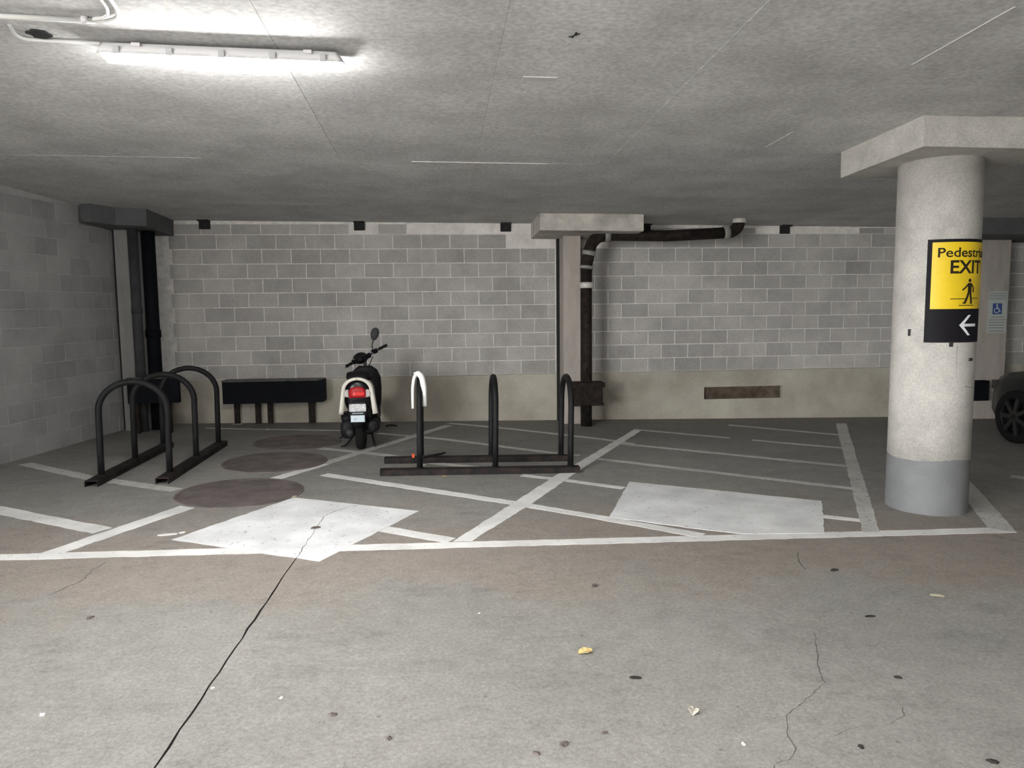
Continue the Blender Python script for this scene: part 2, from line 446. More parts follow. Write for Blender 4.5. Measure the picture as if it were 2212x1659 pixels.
stripe([(-1.235, 8.10), (-0.955, 8.655), (-0.40, 9.70), (0.13, 10.70)], 0.12, 0.0013, M_PAINT_OLD)
stripe([(-5.0, 7.35), (-3.57, 6.42), (-2.50, 5.76)], 0.16, 0.0016)
stripe([(-4.36, 8.34), (-3.36, 7.58), (-2.38, 7.02)], 0.14, 0.0010, M_PAINT_OLD)
paint([(-1.921, 5.492), (-1.281, 6.657), (-0.186, 6.127), (-0.802, 4.929)], 0.0019, M_PATCH, name='painted_patch')
stripe([(-1.16, 7.58), (0.59, 6.34), (1.265, 5.81), (1.90, 5.28)], 0.12, 0.0016)
stripe([(-0.55, 5.72), (0.06, 5.31)], 0.13, 0.0010)
paint([(0.078, 5.29), (0.653, 6.414), (1.127, 7.347), (1.406, 7.839), (2.658, 10.141), (2.733, 10.056), (1.515, 7.759), (1.286, 7.318), (0.770, 6.298), (0.212, 5.29)], 0.0022)
stripe([(0.80, 7.40), (1.24, 7.12), (1.68, 6.78)], 0.10, 0.0010)
stripe([(3.03, 5.72), (3.32, 5.55)], 0.10, 0.0010)
stripe([(1.70, 8.19), (3.82, 6.60)], 0.10, 0.0010, M_PAINT_OLD)
stripe([(2.18, 9.10), (4.31, 7.58)], 0.10, 0.0010, M_PAINT_OLD)
stripe([(2.66, 10.16), (3.72, 9.39)], 0.09, 0.0010, M_PAINT_OLD)
stripe([(3.95, 9.22), (4.83, 8.59)], 0.09, 0.0010, M_PAINT_OLD)
stripe([(4.13, 10.467), (5.28, 9.53)], 0.09, 0.0010, M_PAINT_OLD)
stripe([(-0.82, 10.06), (0.05, 9.55), (1.26, 8.56), (1.56, 8.36)], 0.10, 0.0016, M_PAINT_OLD)
stripe([(0.12, 10.90), (0.95, 10.33), (2.05, 9.42), (2.37, 9.05)], 0.10, 0.0016, M_PAINT_OLD)
stripe([(-1.41, 9.02), (-0.96, 8.77), (-0.47, 8.44), (-0.06, 8.05), (0.47, 7.75)], 0.11, 0.0016, M_PAINT_OLD)
stripe([(-3.2, 10.66), (-2.47, 10.52), (-1.34, 10.33)], 0.08, 0.0010, M_PAINT_OLD)
paint([(5.763, 10.505), (3.124, 5.26), (3.259, 5.26), (5.920, 10.495)], 0.0019, M_PAINT_OLD, label='broad faded diagonal line')
paint([(4.285, 5.168), (5.30, 7.15), (5.15, 7.25), (4.150, 5.290)], 0.0013, M_PAINT_OLD)
stripe([(6.6, 6.0), (5.69, 6.98)], 0.16, 0.0010, M_PAINT_OLD)
paint([(1.80, 7.036), (3.285, 6.183), (2.822, 5.255), (2.20, 5.295), (1.86, 5.48), (1.33, 5.83)], 0.0025, M_PATCH, name='painted_patch')
# wandering cracks
def crack(pts, w, h=0.0006, m=M_CRACK):
    q = []
    for i in range(len(pts) - 1):
        a, b = Vector(pts[i]), Vector(pts[i + 1]); k = max(2, int((b - a).length / 0.03))
        for s in range(k):
            p = a.lerp(b, s / k); q.append((p.x + rp.uniform(-.006, .006), p.y + rp.uniform(-.006, .006)))
    q.append(pts[-1])
    l, r = [], []
    for i, p in enumerate(q):
        ww = w * rp.uniform(0.3, 1.0) / 2
        l.append((p[0] - ww, p[1])); r.append((p[0] + ww, p[1]))
    bm = bmesh.new()
    for i in range(len(q) - 1):
        prism(bm, [l[i], r[i], r[i + 1], l[i + 1]], lambda x, y: fz(x) - 0.0005, lambda x, y: fz(x) + h)
    return link_bm('crack', bm, m, floor)
crack([(2.42, 4.86), (2.351, 4.696), (2.32, 4.62), (2.311, 4.519)], 0.012)
crack([(1.90, 3.60), (1.749, 3.283), (1.681, 3.088), (1.559, 2.976), (1.392, 2.841), (1.333, 2.726), (1.313, 2.617), (1.258, 2.540), (1.189, 2.524), (1.15, 2.30)], 0.009)
crack([(1.90, 2.86), (1.866, 2.799), (1.777, 2.737), (1.661, 2.739), (1.547, 2.707), (1.503, 2.678)], 0.007)
crack([(-2.17, 5.02), (-2.195, 4.90), (-2.179, 4.688), (-2.26, 4.46)], 0.010)
crack([(-0.775, 6.30), (-0.85, 6.20), (-0.933, 6.03)], 0.004, 0.0026, M_GROOVE)
crack([(-0.933, 6.03), (-0.945, 5.6), (-0.965, 5.0)], 0.005, 0.0026, M_GROOVE)
crack([(4.05, 5.10), (4.30, 4.65), (4.7, 4.2)], 0.02)

# ------------------------------------------------------------------ walls of concrete block
def block_mesh():
    bm = bmesh.new()
    g, dp, bv = 0.0055, 0.03, 0.003
    x0, x1, z0, z1 = -BL / 2 + g, BL / 2 - g, -BH / 2 + g, BH / 2 - g
    b = [bm.verts.new(p) for p in ((x0, dp, z0), (x1, dp, z0), (x1, dp, z1), (x0, dp, z1))]
    m_ = [bm.verts.new(p) for p in ((x0, bv, z0), (x1, bv, z0), (x1, bv, z1), (x0, bv, z1))]
    f = [bm.verts.new(p) for p in ((x0 + bv, 0, z0 + bv), (x1 - bv, 0, z0 + bv), (x1 - bv, 0, z1 - bv), (x0 + bv, 0, z1 - bv))]
    bm.faces.new(f); bm.faces.new(b[::-1])
    for i in range(4):
        j = (i + 1) % 4
        bm.faces.new((b[i], b[j], m_[j], m_[i])); bm.faces.new((m_[i], m_[j], f[j], f[i]))
    bmesh.ops.recalc_face_normals(bm, faces=bm.faces[:])
    me = bpy.data.meshes.new('concrete_block'); bm.to_mesh(me); bm.free()
    return me
BLOCK, BLOCK_W, BLOCK_L = block_mesh(), block_mesh(), block_mesh()
BLOCK.materials.append(M_BLOCK); BLOCK_W.materials.append(M_BLOCK_W); BLOCK_L.materials.append(M_BLOCK_L)
rb = random.Random(5)
def lay(parent, xa, xb, row, zb, zh, phase, white=None, me=BLOCK, yoff=0.0):
    """one course between xa and xb (local x of the parent wall)"""
    off = phase + (0 if row % 2 == 0 else BL / 2)
    k = math.floor((xa - off) / BL)
    while True:
        a, b = off + k * BL, off + (k + 1) * BL
        k += 1
        a2, b2 = max(a, xa), min(b, xb)
        if a >= xb: break
        if b2 - a2 < 0.04: continue
        use = BLOCK_W if white and white((a2 + b2) / 2, row) else me
        o = bpy.data.objects.new('concrete_block', use); COL.objects.link(o)
        o.parent = parent
        o.location = ((a2 + b2) / 2, yoff + rb.uniform(-0.0015, 0.0015), zb + zh / 2)
        o.scale = ((b2 - a2) / BL, 1, zh / BH)
def wall_slab(name, xa, xb, label):
    bm = bmesh.new()
    vs = []
    for y in (D + 0.004, D + 0.22):
        for x in (xa, xb):
            vs.append((bm.verts.new((x, y, BASE_TOP)), bm.verts.new((x, y, cz(x, D) - 0.002))))
    q = [(0, 1), (1, 3), (3, 2), (2, 0)]
    for i, j in q: bm.faces.new((vs[i][0], vs[j][0], vs[j][1], vs[i][1]))
    bm.faces.new([vs[i][1] for i in (0, 1, 3, 2)]); bm.faces.new([vs[i][0] for i in (0, 2, 3, 1)])
    return tag(link_bm(name, bm, M_MORTAR), label, 'wall', kind='structure')
def base_piece(parent, xa, xb, hole=None):
    bm = bmesh.new()
    yf, yb = D - 0.008, D + 0.22
    def sub(a, b, z0, z1):
        f0 = z0 if callable(z0) else (lambda x: z0)
        v = [bm.verts.new((x, y, z)) for y in (yf, yb) for x in (a, b) for z in (f0(x), z1)]
        for f in ((0, 2, 3, 1), (4, 5, 7, 6), (0, 1, 5, 4), (2, 6, 7, 3), (1, 3, 7, 5), (0, 4, 6, 2)): bm.faces.new([v[i] for i in f])
    fl = lambda x: fz(x) - 0.005
    if hole:
        a, b, z0, z1 = hole
        sub(xa, a, fl, BASE_TOP - 0.006); sub(b, xb, fl, BASE_TOP - 0.006); sub(a, b, fl, z0); sub(a, b, z1, BASE_TOP - 0.006)
    else:
        sub(xa, xb, fl, BASE_TOP - 0.006)
    return link_bm('concrete_base', bm, M_BASE, parent)
def courses(wall, xa, xb, phase, white=None):
    for r in range(11):
        zb = BASE_TOP + BH * r
        zh = BH if r < 10 else min(cz(xa, D), cz(xb, D)) - 0.004 - zb
        lay(wall, xa, xb, r, zb, zh, phase, white, yoff=D)
wall_l = wall_slab('wall_back', -4.30, 1.74, 'grey concrete block wall behind the scooter, left bay')
def white_left(x, r):
    return (r == 10 and (-0.45 < x < 1.8 or -1.15 < x < -0.75)) or (r == 9 and 0.95 < x < 1.8)
courses(wall_l, -3.70, 1.72, -3.6678, white_left)
base_piece(wall_l, -4.30, 1.74)
wall_r = wall_slab('wall_back.001', 2.022, 8.10, 'grey concrete block wall right of the drain pipe, right bay')
def white_right(x, r):
    return (r == 10 and 4.7 < x < 6.25) or (r == 9 and 2.0 < x < 2.5)
courses(wall_r, 2.03, 8.10, 3.9296, white_right)
base_piece(wall_r, 2.022, 8.10, (3.988, 5.218, 0.232, 0.418))
rec = link_bm('recess_plate', nbox(3.98, 5.23, D + 0.07, D + 0.09, 0.22, 0.43), M_RECESS, wall_r)
rec['label'] = 'rust-brown plate inside the slot in the base'
wall_f = wall_slab('wall_back.002', 8.62, 13.0, 'shadowed block wall beyond the round column, far bay')
courses(wall_f, 8.64, 11.6, 3.9296 + 0.12)
base_piece(wall_f, 8.62, 13.0)
# left wall, running slightly askew
LA, LB = Vector((-5.70, 0.90, 0)), Vector((-4.170, 10.98, 0))
ldir = (LB - LA).normalized(); lyaw = math.atan2(ldir.y, ldir.x)
LLEN = (LB - LA).length
def left_wall():
    bm = nbox(0, LLEN + 0.34, 0.004, 0.22, -0.15, 3.35)
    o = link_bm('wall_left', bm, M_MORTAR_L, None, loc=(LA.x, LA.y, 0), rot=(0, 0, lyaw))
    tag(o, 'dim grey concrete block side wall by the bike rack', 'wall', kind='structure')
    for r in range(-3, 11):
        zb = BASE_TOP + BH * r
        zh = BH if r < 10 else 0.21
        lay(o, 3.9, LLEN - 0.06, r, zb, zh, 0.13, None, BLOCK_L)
    return o
wall_left = left_wall()
tag(link_bm('light_block_wall_right', nbox(12.8, 13.0, -7.0, 11.1, -0.4, 3.6), M_MORTAR_L), 'unseen plain wall added beyond the parked car to stop side light', 'wall', kind='structure')  # added out of view, keeps daylight off the far side
tag(link_bm('light_block_wall_front', nbox(-7.0, 13.0, -7.2, -7.0, -0.4, 3.6), M_MORTAR_L), 'unseen plain wall added behind the photographer to cut light from the back', 'wall', kind='structure')  # added out of view, closes the back to reduce frontal daylight

# ------------------------------------------------------------------ ceiling with form-panel seams
def build_ceiling():
    # local frame: origin on the ceiling plane at x=2.81, y=7.19
    ox, oy = 2.81, 7.19
    bm = nbox(X0 - ox, X1 - ox, Y0 - oy, 11.33 - oy, 0.012, 0.25)
    o = link_bm('ceiling', bm, M_CEIL, None, loc=(ox, oy, cz(ox, oy)), rot=CROT)
    tag(o, 'sloping cast concrete ceiling with form board seams', 'ceiling', kind='structure')
    pb = nbox(0.0006, 1.2194, 0.0006, 2.4394, 0, 0.02)
    first = link_bm('form_panel', pb, M_CEIL, o)
    rc = random.Random(21)
    cells = []
    for i in range(-8, 9):
        for j in range(-6, 2):
            cells.append((i, j))
    for n_, (i, j) in enumerate(cells):
        x, y = i * 1.22, j * 2.44
        if x + ox < X0 - 0.1 or x + 1.22 + ox > X1 + 0.3: continue
        q = first if n_ == 0 else first.copy()
        if n_ and q.name not in COL.objects: COL.objects.link(q)
        q.parent = o
        dz = rc.uniform(-0.0012, 0.0012)
        if i >= 1: dz += 0.006
        q.location = (x, y, dz)
        top = 11.33 - oy
        if y + 2.44 > top: q.scale = (1, (top - y) / 2.44, 1)
    f1 = link_bm('concrete_fin', nbox(-3.02, -1.75, -0.004, 0.004, -0.006, 0.004), M_FIN, o)
    f2 = link_bm('concrete_fin', nbox(-2.26, -2.05, -2.40, -2.33, -0.006, 0.004), M_FIN, o)
    f3 = link_bm('concrete_fin', nbox(-0.005, 0.005, -1.28, -0.78, -0.005, 0.004), M_FIN, o)
    f4 = link_bm('concrete_fin', nbox(-0.005, 0.005, -3.60, -2.80, -0.006, 0.004), M_FIN, o)
    bm = bmesh.new()
    for k in range(5):
        a = rp.uniform(0, PI); c, s = math.cos(a) * 0.035, math.sin(a) * 0.035
        tube(bm, [(-2.065 - c, -3.07 - s, -0.002), (-2.065 + c * 0.3, -3.07 + s * 0.3, -0.004), (-2.065 + c, -3.07 + s, -0.002)], 0.003, 5)
    link_bm('dark_scuff', bm, M_GAP, o)
    return o
ceiling = build_ceiling()

# ------------------------------------------------------------------ round column with drop cap
CX, CY, CR = 4.076, 5.936, 0.310
PHI0 = math.atan2(-CY, -CX)          # direction from the column towards the photographer
def build_column():
    zb, zt = fz(CX) - 0.01, cz(4.15, 5.96) - 0.215
    bm = bmesh.new()
    lathe(bm, [(CR, 0.375), (CR, 1.0), (CR, 1.8), (CR, zt + 0.02)], 64, center=(CX, CY, 0))
    o = tag(link_bm('column', bm, M_COL, None, smooth=True), 'round pale concrete column with square drop cap carrying the exit sign', 'column', kind='structure')
    for p in o.data.polygons:
        if len(p.vertices) > 4: p.use_smooth = False
    bm = bmesh.new()
    seg = 72
    a = [bm.verts.new((CX + CR * 1.002 * math.cos(2 * PI * k / seg), CY + CR * 1.002 * math.sin(2 * PI * k / seg), zb)) for k in range(seg)]
    b = [bm.verts.new((CX + CR * 1.002 * math.cos(2 * PI * k / seg), CY + CR * 1.002 * math.sin(2 * PI * k / seg),
         0.383 + 0.010 * math.sin(3 * 2 * PI * k / seg) + rp.uniform(-.004, .004))) for k in range(seg)]
    for k in range(seg): bm.faces.new((a[k], a[(k + 1) % seg], b[(k + 1) % seg], b[k]))
    bm.faces.new(a[::-1]); bm.faces.new(b)
    band = link_bm('painted_band', bm, M_BAND, o); band['label'] = 'grey painted band round the foot'
    # drop cap
    bm = nbox(-0.575, 0.575, -0.575, 0.575, -0.222, 0.02, bev=0.006)
    cap = link_bm('drop_cap', bm, M_COL, o, loc=(4.135, 5.975, cz(4.135, 5.975)), rot=CROT)
    # small fixings left in the concrete
    for deg, z, w, h in ((-33, 1.415, 0.022, 0.055), (24, 1.325, 0.030, 0.040), (60, 1.200, 0.05, 0.024)):
        a0 = PHI0 + math.radians(deg)
        bm = nbox(-w / 2, w / 2, -0.004, 0.010, -h / 2, h / 2, bev=0.002)
        link_bm('anchor_plug', bm, M_BOLT, o, loc=(CX + CR * math.cos(a0), CY + CR * math.sin(a0), z), rot=(0, 0, a0 + PI / 2))
    def hair(d0, z0, d1, z1, w):
        bm = bmesh.new(); n = 10; pts = []
        for i in range(n + 1):
            t = i / n; d = PHI0 + math.radians(d0 + (d1 - d0) * t); z = z0 + (z1 - z0) * t + rp.uniform(-.004, .004)
            pts.append((CX + (CR + 0.0002) * math.cos(d), CY + (CR + 0.0002) * math.sin(d), z))
        tube(bm, pts, [w * (1 - 0.7 * i / n) for i in range(n + 1)], 5)
        link_bm('hairline_crack', bm, M_CRACK, o)
    hair(50, 0.985, 80, 0.970, 0.003)
    hair(33, 1.31, 34, 1.05, 0.0016)
    return o
column = build_column()

# ------------------------------------------------------------------ exit sign wrapped round the column
def wrap_pt(u, v, off):
    a = PHI0 + u / CR
    return (CX + (CR + off) * math.cos(a), CY + (CR + off) * math.sin(a), v)
def wrap_bm(bm, off, th=0.0012, maxlen=0.02):
    """flat bmesh in (u, v, 0) -> thin sheet on the column"""
    bmesh.ops.triangulate(bm, faces=bm.faces[:])
    for _ in range(6):
        es = [e for e in bm.edges if abs(e.verts[0].co.x - e.verts[1].co.x) > maxlen]
        if not es: break
        bmesh.ops.subdivide_edges(bm, edges=es, cuts=1)
        bmesh.ops.triangulate(bm, faces=[f for f in bm.faces if len(f.verts) > 3])
    for v in bm.verts: v.co = wrap_pt(v.co.x, v.co.y, off)
    return bm
def wrap_poly(name, polys, off, m, parent):
    bm = bmesh.new()
    for p in polys: bm.faces.new([bm.verts.new((x, y, 0)) for x, y in p])
    wrap_bm(bm, off)
    return link_sheet(name, bm, m, parent)
def link_sheet(name, bm, m, parent):
    # thicken outwards a little so that it is a solid skin
    r = bmesh.ops.extrude_face_region(bm, geom=bm.faces[:])
    for g in r['geom']:
        if isinstance(g, bmesh.types.BMVert):
            d = Vector((g.co.x - CX, g.co.y - CY, 0)).normalized(); g.co += d * 0.0008
    return link_bm(name, bm, m, parent)
def text_bm(s, size, cx, base, width=None, bold=0.0):
    cu = bpy.data.curves.new('t', 'FONT'); cu.body = s; cu.size = size; cu.align_x = 'CENTER'; cu.offset = bold
    cu.resolution_u = 4
    ob = bpy.data.objects.new('t', cu); COL.objects.link(ob)
    dg = bpy.context.evaluated_depsgraph_get()
    me = bpy.data.meshes.new_from_object(ob.evaluated_get(dg))
    bm = bmesh.new(); bm.from_mesh(me)
    bpy.data.objects.remove(ob); bpy.data.meshes.remove(me); bpy.data.curves.remove(cu)
    xs = [v.co.x for v in bm.verts]; mid = (min(xs) + max(xs)) / 2; w = max(xs) - min(xs)
    k = (width / w) if width else 1.0
    for v in bm.verts: v.co = Vector(((v.co.x - mid) * k + cx, v.co.y + base, 0))
    return bm
def thick(pts, w):
    """polyline in 2-D turned into quads with the given width"""
    out = []
    for i in range(len(pts) - 1):
        a, b = Vector(pts[i]), Vector(pts[i + 1]); t = (b - a).normalized(); n = Vector((-t.y, t.x)) * w / 2
        out.append([tuple(a + n), tuple(a - n), tuple(b - n), tuple(b + n)])
    return out
def build_exit_sign():
    d = math.radians
    u0 = d(-12) * CR; u1 = d(102) * CR; uc = (u0 + u1) / 2
    zt, zb, zs = 2.145, 1.338, 1.602
    a0 = PHI0 + d(20)
    s = empty('exit_sign', (0, 0, 0), label='yellow and black pedestrian exit sign with white arrow bent round the column', cat='sign')
    wrap_poly('backing_panel', [[(u0, zb), (u1, zb), (u1, zt), (u0, zt)]], 0.003, M_SIGNBLK, s)
    wrap_poly('yellow_panel', [[(u0 + 0.034, zs), (u1 - 0.034, zs), (u1 - 0.034, zt - 0.024), (u0 + 0.034, zt - 0.024)]], 0.005, M_SIGNYEL, s)
    OFF = 0.0075
    bm = text_bm('Pedestrian', 0.103, uc, 2.006, 0.470, 0.0012); wrap_bm(bm, OFF, maxlen=0.012); link_sheet('lettering', bm, M_SIGNINK, s)
    bm = text_bm('EXIT', 0.142, uc, 1.880, 0.292, 0.0028); wrap_bm(bm, OFF, maxlen=0.012); link_sheet('lettering', bm, M_SIGNINK, s)
    # walking figure, stepping to the left
    c = uc + 0.012; b = 1.655
    head = [(c + 0.004 + 0.0145 * math.cos(t * PI / 6), b + 0.168 + 0.0145 * math.sin(t * PI / 6)) for t in range(12)]
    torso = [(c - 0.014, b + 0.148), (c + 0.022, b + 0.148), (c + 0.024, b + 0.075), (c - 0.012, b + 0.075)]
    polys = [head, torso]
    polys += thick([(c - 0.010, b + 0.140), (c - 0.036, b + 0.112), (c - 0.060, b + 0.092)], 0.013)
    polys += thick([(c + 0.018, b + 0.142), (c + 0.044, b + 0.112), (c + 0.044, b + 0.076)], 0.013)
    polys += thick([(c - 0.002, b + 0.080), (c - 0.016, b + 0.036), (c - 0.040, b - 0.012)], 0.019)
    polys += thick([(c + 0.012, b + 0.080), (c + 0.020, b + 0.036), (c + 0.028, b - 0.012)], 0.019)
    polys += thick([(c - 0.042, b - 0.006), (c - 0.056, b - 0.010)], 0.009)
    polys += thick([(c + 0.030, b - 0.008), (c + 0.014, b - 0.011)], 0.009)
    for i, p in enumerate(polys):
        pass
    bm = bmesh.new()
    for i, p in enumerate(polys): bm.faces.new([bm.verts.new((x, y, 0)) for x, y in p])
    wrap_bm(bm, OFF); link_sheet('walking_symbol', bm, M_SIGNINK, s)
    wrap_poly('ground_line', [[(c - 0.150, b + 0.022), (c - 0.030, b + 0.022), (c - 0.030, b + 0.028), (c - 0.150, b + 0.028)]], OFF, M_SIGNINK, s)
    wrap_poly('ground_line', [[(c + 0.034, b + 0.026), (c + 0.115, b + 0.026), (c + 0.115, b + 0.031), (c + 0.034, b + 0.031)]], OFF, M_SIGNINK, s)
    wrap_poly('ground_line', [[(c - 0.085, b - 0.029), (c + 0.055, b - 0.029), (c + 0.055, b - 0.023), (c - 0.085, b - 0.023)]], OFF, M_SIGNINK, s)
    # white arrow to the left
    x0, x1, zc = d(33.5) * CR, d(65) * CR, 1.474
    ar = [[(x0 + 0.012, zc - 0.011), (x1, zc - 0.011), (x1, zc + 0.011), (x0 + 0.012, zc + 0.011)]]
    for sg in (1, -1):
        ar.append([(x0, zc), (x0 + 0.078, zc + sg * 0.080), (x0 + 0.105, zc + sg * 0.080), (x0 + 0.030, zc)])
    wrap_poly('arrow', ar, OFF, M_SIGNWHT, s)
    return s
build_exit_sign()

# ------------------------------------------------------------------ other columns along the back wall
def build_mid_column():
    bm = nbox(1.775, 2.022, 10.72, 11.33, fz(1.9) - 0.005, cz(1.9, 10.7) - 0.2, bev=0.008)
    o = tag(link_bm('column', bm, M_PIL), 'tan square column against the block wall beside the drain pipe', 'column', kind='structure')
    link_bm('joint_gap', nbox(1.735, 1.776, 11.06, 11.25, fz(1.75), 2.66), M_GAP, o)
    b2 = nbox(1.37, 2.78, 10.16, 11.33, -0.222, 0.02, bev=0.006)
    for v in b2.verts: v.co -= Vector((2.07, 10.7, 0))
    link_bm('drop_cap', b2, M_CAPM, o, loc=(2.07, 10.7, cz(2.07, 10.7)), rot=CROT)
build_mid_column()
def build_left_column():
    bm = prism(bmesh.new(), [(-4.178, 10.50), (-4.015, 10.50), (-3.955, 10.56), (-3.925, 10.70), (-3.925, 11.33), (-4.178, 11.33)], fz(-4) - 0.005, cz(-4, 10.6) - 0.2)
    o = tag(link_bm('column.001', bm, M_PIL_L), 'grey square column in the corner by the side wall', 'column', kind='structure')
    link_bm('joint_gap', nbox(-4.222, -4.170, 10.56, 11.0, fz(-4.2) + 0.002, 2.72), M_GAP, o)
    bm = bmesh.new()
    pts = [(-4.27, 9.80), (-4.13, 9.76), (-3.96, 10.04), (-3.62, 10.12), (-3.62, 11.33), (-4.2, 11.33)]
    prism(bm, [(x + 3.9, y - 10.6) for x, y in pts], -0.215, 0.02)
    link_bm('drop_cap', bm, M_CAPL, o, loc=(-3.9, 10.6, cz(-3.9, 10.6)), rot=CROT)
build_left_column()
def build_right_column():
    bm = nbox(8.10, 8.62, 10.82, 11.33, fz(8.3) - 0.01, cz(8.3, 10.8) - 0.2, bev=0.008)
    o = tag(link_bm('column.002', bm, M_PIL), 'square wall column carrying the accessible parking sign', 'column', kind='structure')
    b2 = nbox(-0.75, 0.75, -0.55, 0.60, -0.222, 0.02, bev=0.006)
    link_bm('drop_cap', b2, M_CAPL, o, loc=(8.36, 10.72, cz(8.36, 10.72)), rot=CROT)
build_right_column()

# ------------------------------------------------------------------ ceiling light
def build_light():
    cx, cy = -1.125, 4.41
    s = empty('ceiling_light', (cx, cy, cz(cx, cy) - 0.026), (CROT[0] + 0.24, CROT[1], 0.035), label='long white vapour-tight ceiling light, switched on', cat='light')
    hl = 0.635
    def shell(z0, z1, w0, w1, l0, l1, rc0, rc1, n=8):
        """rounded rectangle loft from (z0) down to (z1)"""
        bm = bmesh.new(); rings = []
        for z, w, l, rc in ((z0, w0, l0, rc0), ((z0 + z1) / 2, (w0 + w1) / 2 * 1.02, (l0 + l1) / 2 * 1.004, (rc0 + rc1) / 2), (z1, w1, l1, rc1)):
            ring = []
            for (sx, sy, a0) in ((1, 1, 0), (-1, 1, PI / 2), (-1, -1, PI), (1, -1, 1.5 * PI)):
                for k in range(n + 1):
                    a = a0 + PI / 2 * k / n
                    ring.append(bm.verts.new((sx * (l - rc) + rc * math.cos(a), sy * (w - rc) + rc * math.sin(a), z)))
            rings.append(ring)
        m = len(rings[0])
        for i in range(len(rings) - 1):
            for k in range(m): bm.faces.new((rings[i][k], rings[i][(k + 1) % m], rings[i + 1][(k + 1) % m], rings[i + 1][k]))
        bm.faces.new(rings[0]); bm.faces.new(rings[-1][::-1])
        return bm
    link_bm('housing', shell(0.004, -0.046, 0.056, 0.072, hl - 0.030, hl + 0.004, 0.020, 0.030), M_HOUSING, s, True)
    lens = link_bm('lens', shell(-0.046, -0.092, 0.062, 0.044, hl - 0.002, hl - 0.040, 0.050, 0.042), M_LENS, s, True)
    lens['label'] = 'glowing white diffuser lens'
    lens.data.materials.append(M_LENS_SIDE)
    for p in lens.data.polygons:
        p.material_index = 0 if p.normal.z < -0.8 else 1
        p.use_smooth = True
    for i in range(5):
        x = -0.53 + 1.06 * i / 4
        for sy in (-1, 1):
            link_bm('clip', nbox(x - 0.017, x + 0.017, sy * 0.073 - 0.006, sy * 0.073 + 0.006, -0.050, -0.012, bev=0.003), M_CLIP, s)
    for x in (-0.43, 0.45):
        link_bm('mounting_tab', nbox(x - 0.022, x + 0.022, -0.074, 0.0, -0.010, 0.008, bev=0.002), M_HOUSING, s)
    return s
build_light()
def ceil_path(pts, h):
    return [Vector((x, y, cz(x, y) - h - e)) for x, y, e in [(p[0], p[1], p[2] if len(p) > 2 else 0) for p in pts]]
def smoothp(pts, n=6):
    P = [Vector(p) for p in pts]; out = []
    for i in range(len(P) - 1):
        a, b, c, d_ = P[max(i - 1, 0)], P[i], P[i + 1], P[min(i + 2, len(P) - 1)]
        for k in range(n):
            t = k / n
            out.append(0.5 * ((2 * b) + (c - a) * t + (2 * a - 5 * b + 4 * c - d_) * t * t + (3 * b - a - 3 * c + d_) * t ** 3))
    out.append(P[-1]); return out
bm = bmesh.new()
tube(bm, ceil_path([(-3.6, 4.05), (-2.1, 4.085), (-1.66, 4.105)], 0.016), 0.014, 10)
cd = tag(link_bm('conduit', bm, M_CONDUIT, None, True), 'pale straight conduit on the ceiling ending in two bent cables', 'conduit')
bm = bmesh.new(); tube(bm, smoothp(ceil_path([(-1.66, 4.105), (-1.58, 4.09), (-1.52, 4.03), (-1.485, 3.90), (-1.455, 3.5), (-1.40, 2.6)], 0.016)), 0.010, 8)
link_bm('cable', bm, M_CONDUIT, cd, True)
bm = bmesh.new(); tube(bm, smoothp(ceil_path([(-1.66, 4.085), (-1.60, 4.06), (-1.555, 4.00), (-1.525, 3.87), (-1.50, 3.5), (-1.46, 2.6)], 0.016)), 0.008, 8)
link_bm('cable', bm, M_CONDUIT, cd, True)
for x in (-2.6, -1.70):
    bm = bmesh.new(); tube(bm, ceil_path([(x - 0.015, 4.095), (x + 0.015, 4.095)], 0.016), 0.019, 10)
    link_bm('coupling', bm, M_HOUSING, cd, True)
bm = bmesh.new()
tube(bm, smoothp(ceil_path([(-1.752, 4.395, 0.01), (-1.90, 4.40, 0.004), (-2.08, 4.40), (-2.135, 4.38), (-2.145, 4.32), (-2.12, 4.22, -0.012)], 0.012)), 0.010, 8)
cd2 = tag(link_bm('conduit', bm, M_CONDUIT, None, True), 'short curled pale cable feeding one end of the ceiling light', 'cable')
bm = bmesh.new()
prism(bm, [(-2.03 + 0.05 * math.cos(k * PI / 8) * (1 + 0.3 * math.sin(k * 2.3)), 4.33 + 0.055 * math.sin(k * PI / 8)) for k in range(16)], lambda x, y: cz(x, y) - 0.012, lambda x, y: cz(x, y) + 0.003)
link_bm('knockout_plate', bm, M_DARKMETAL, cd2)

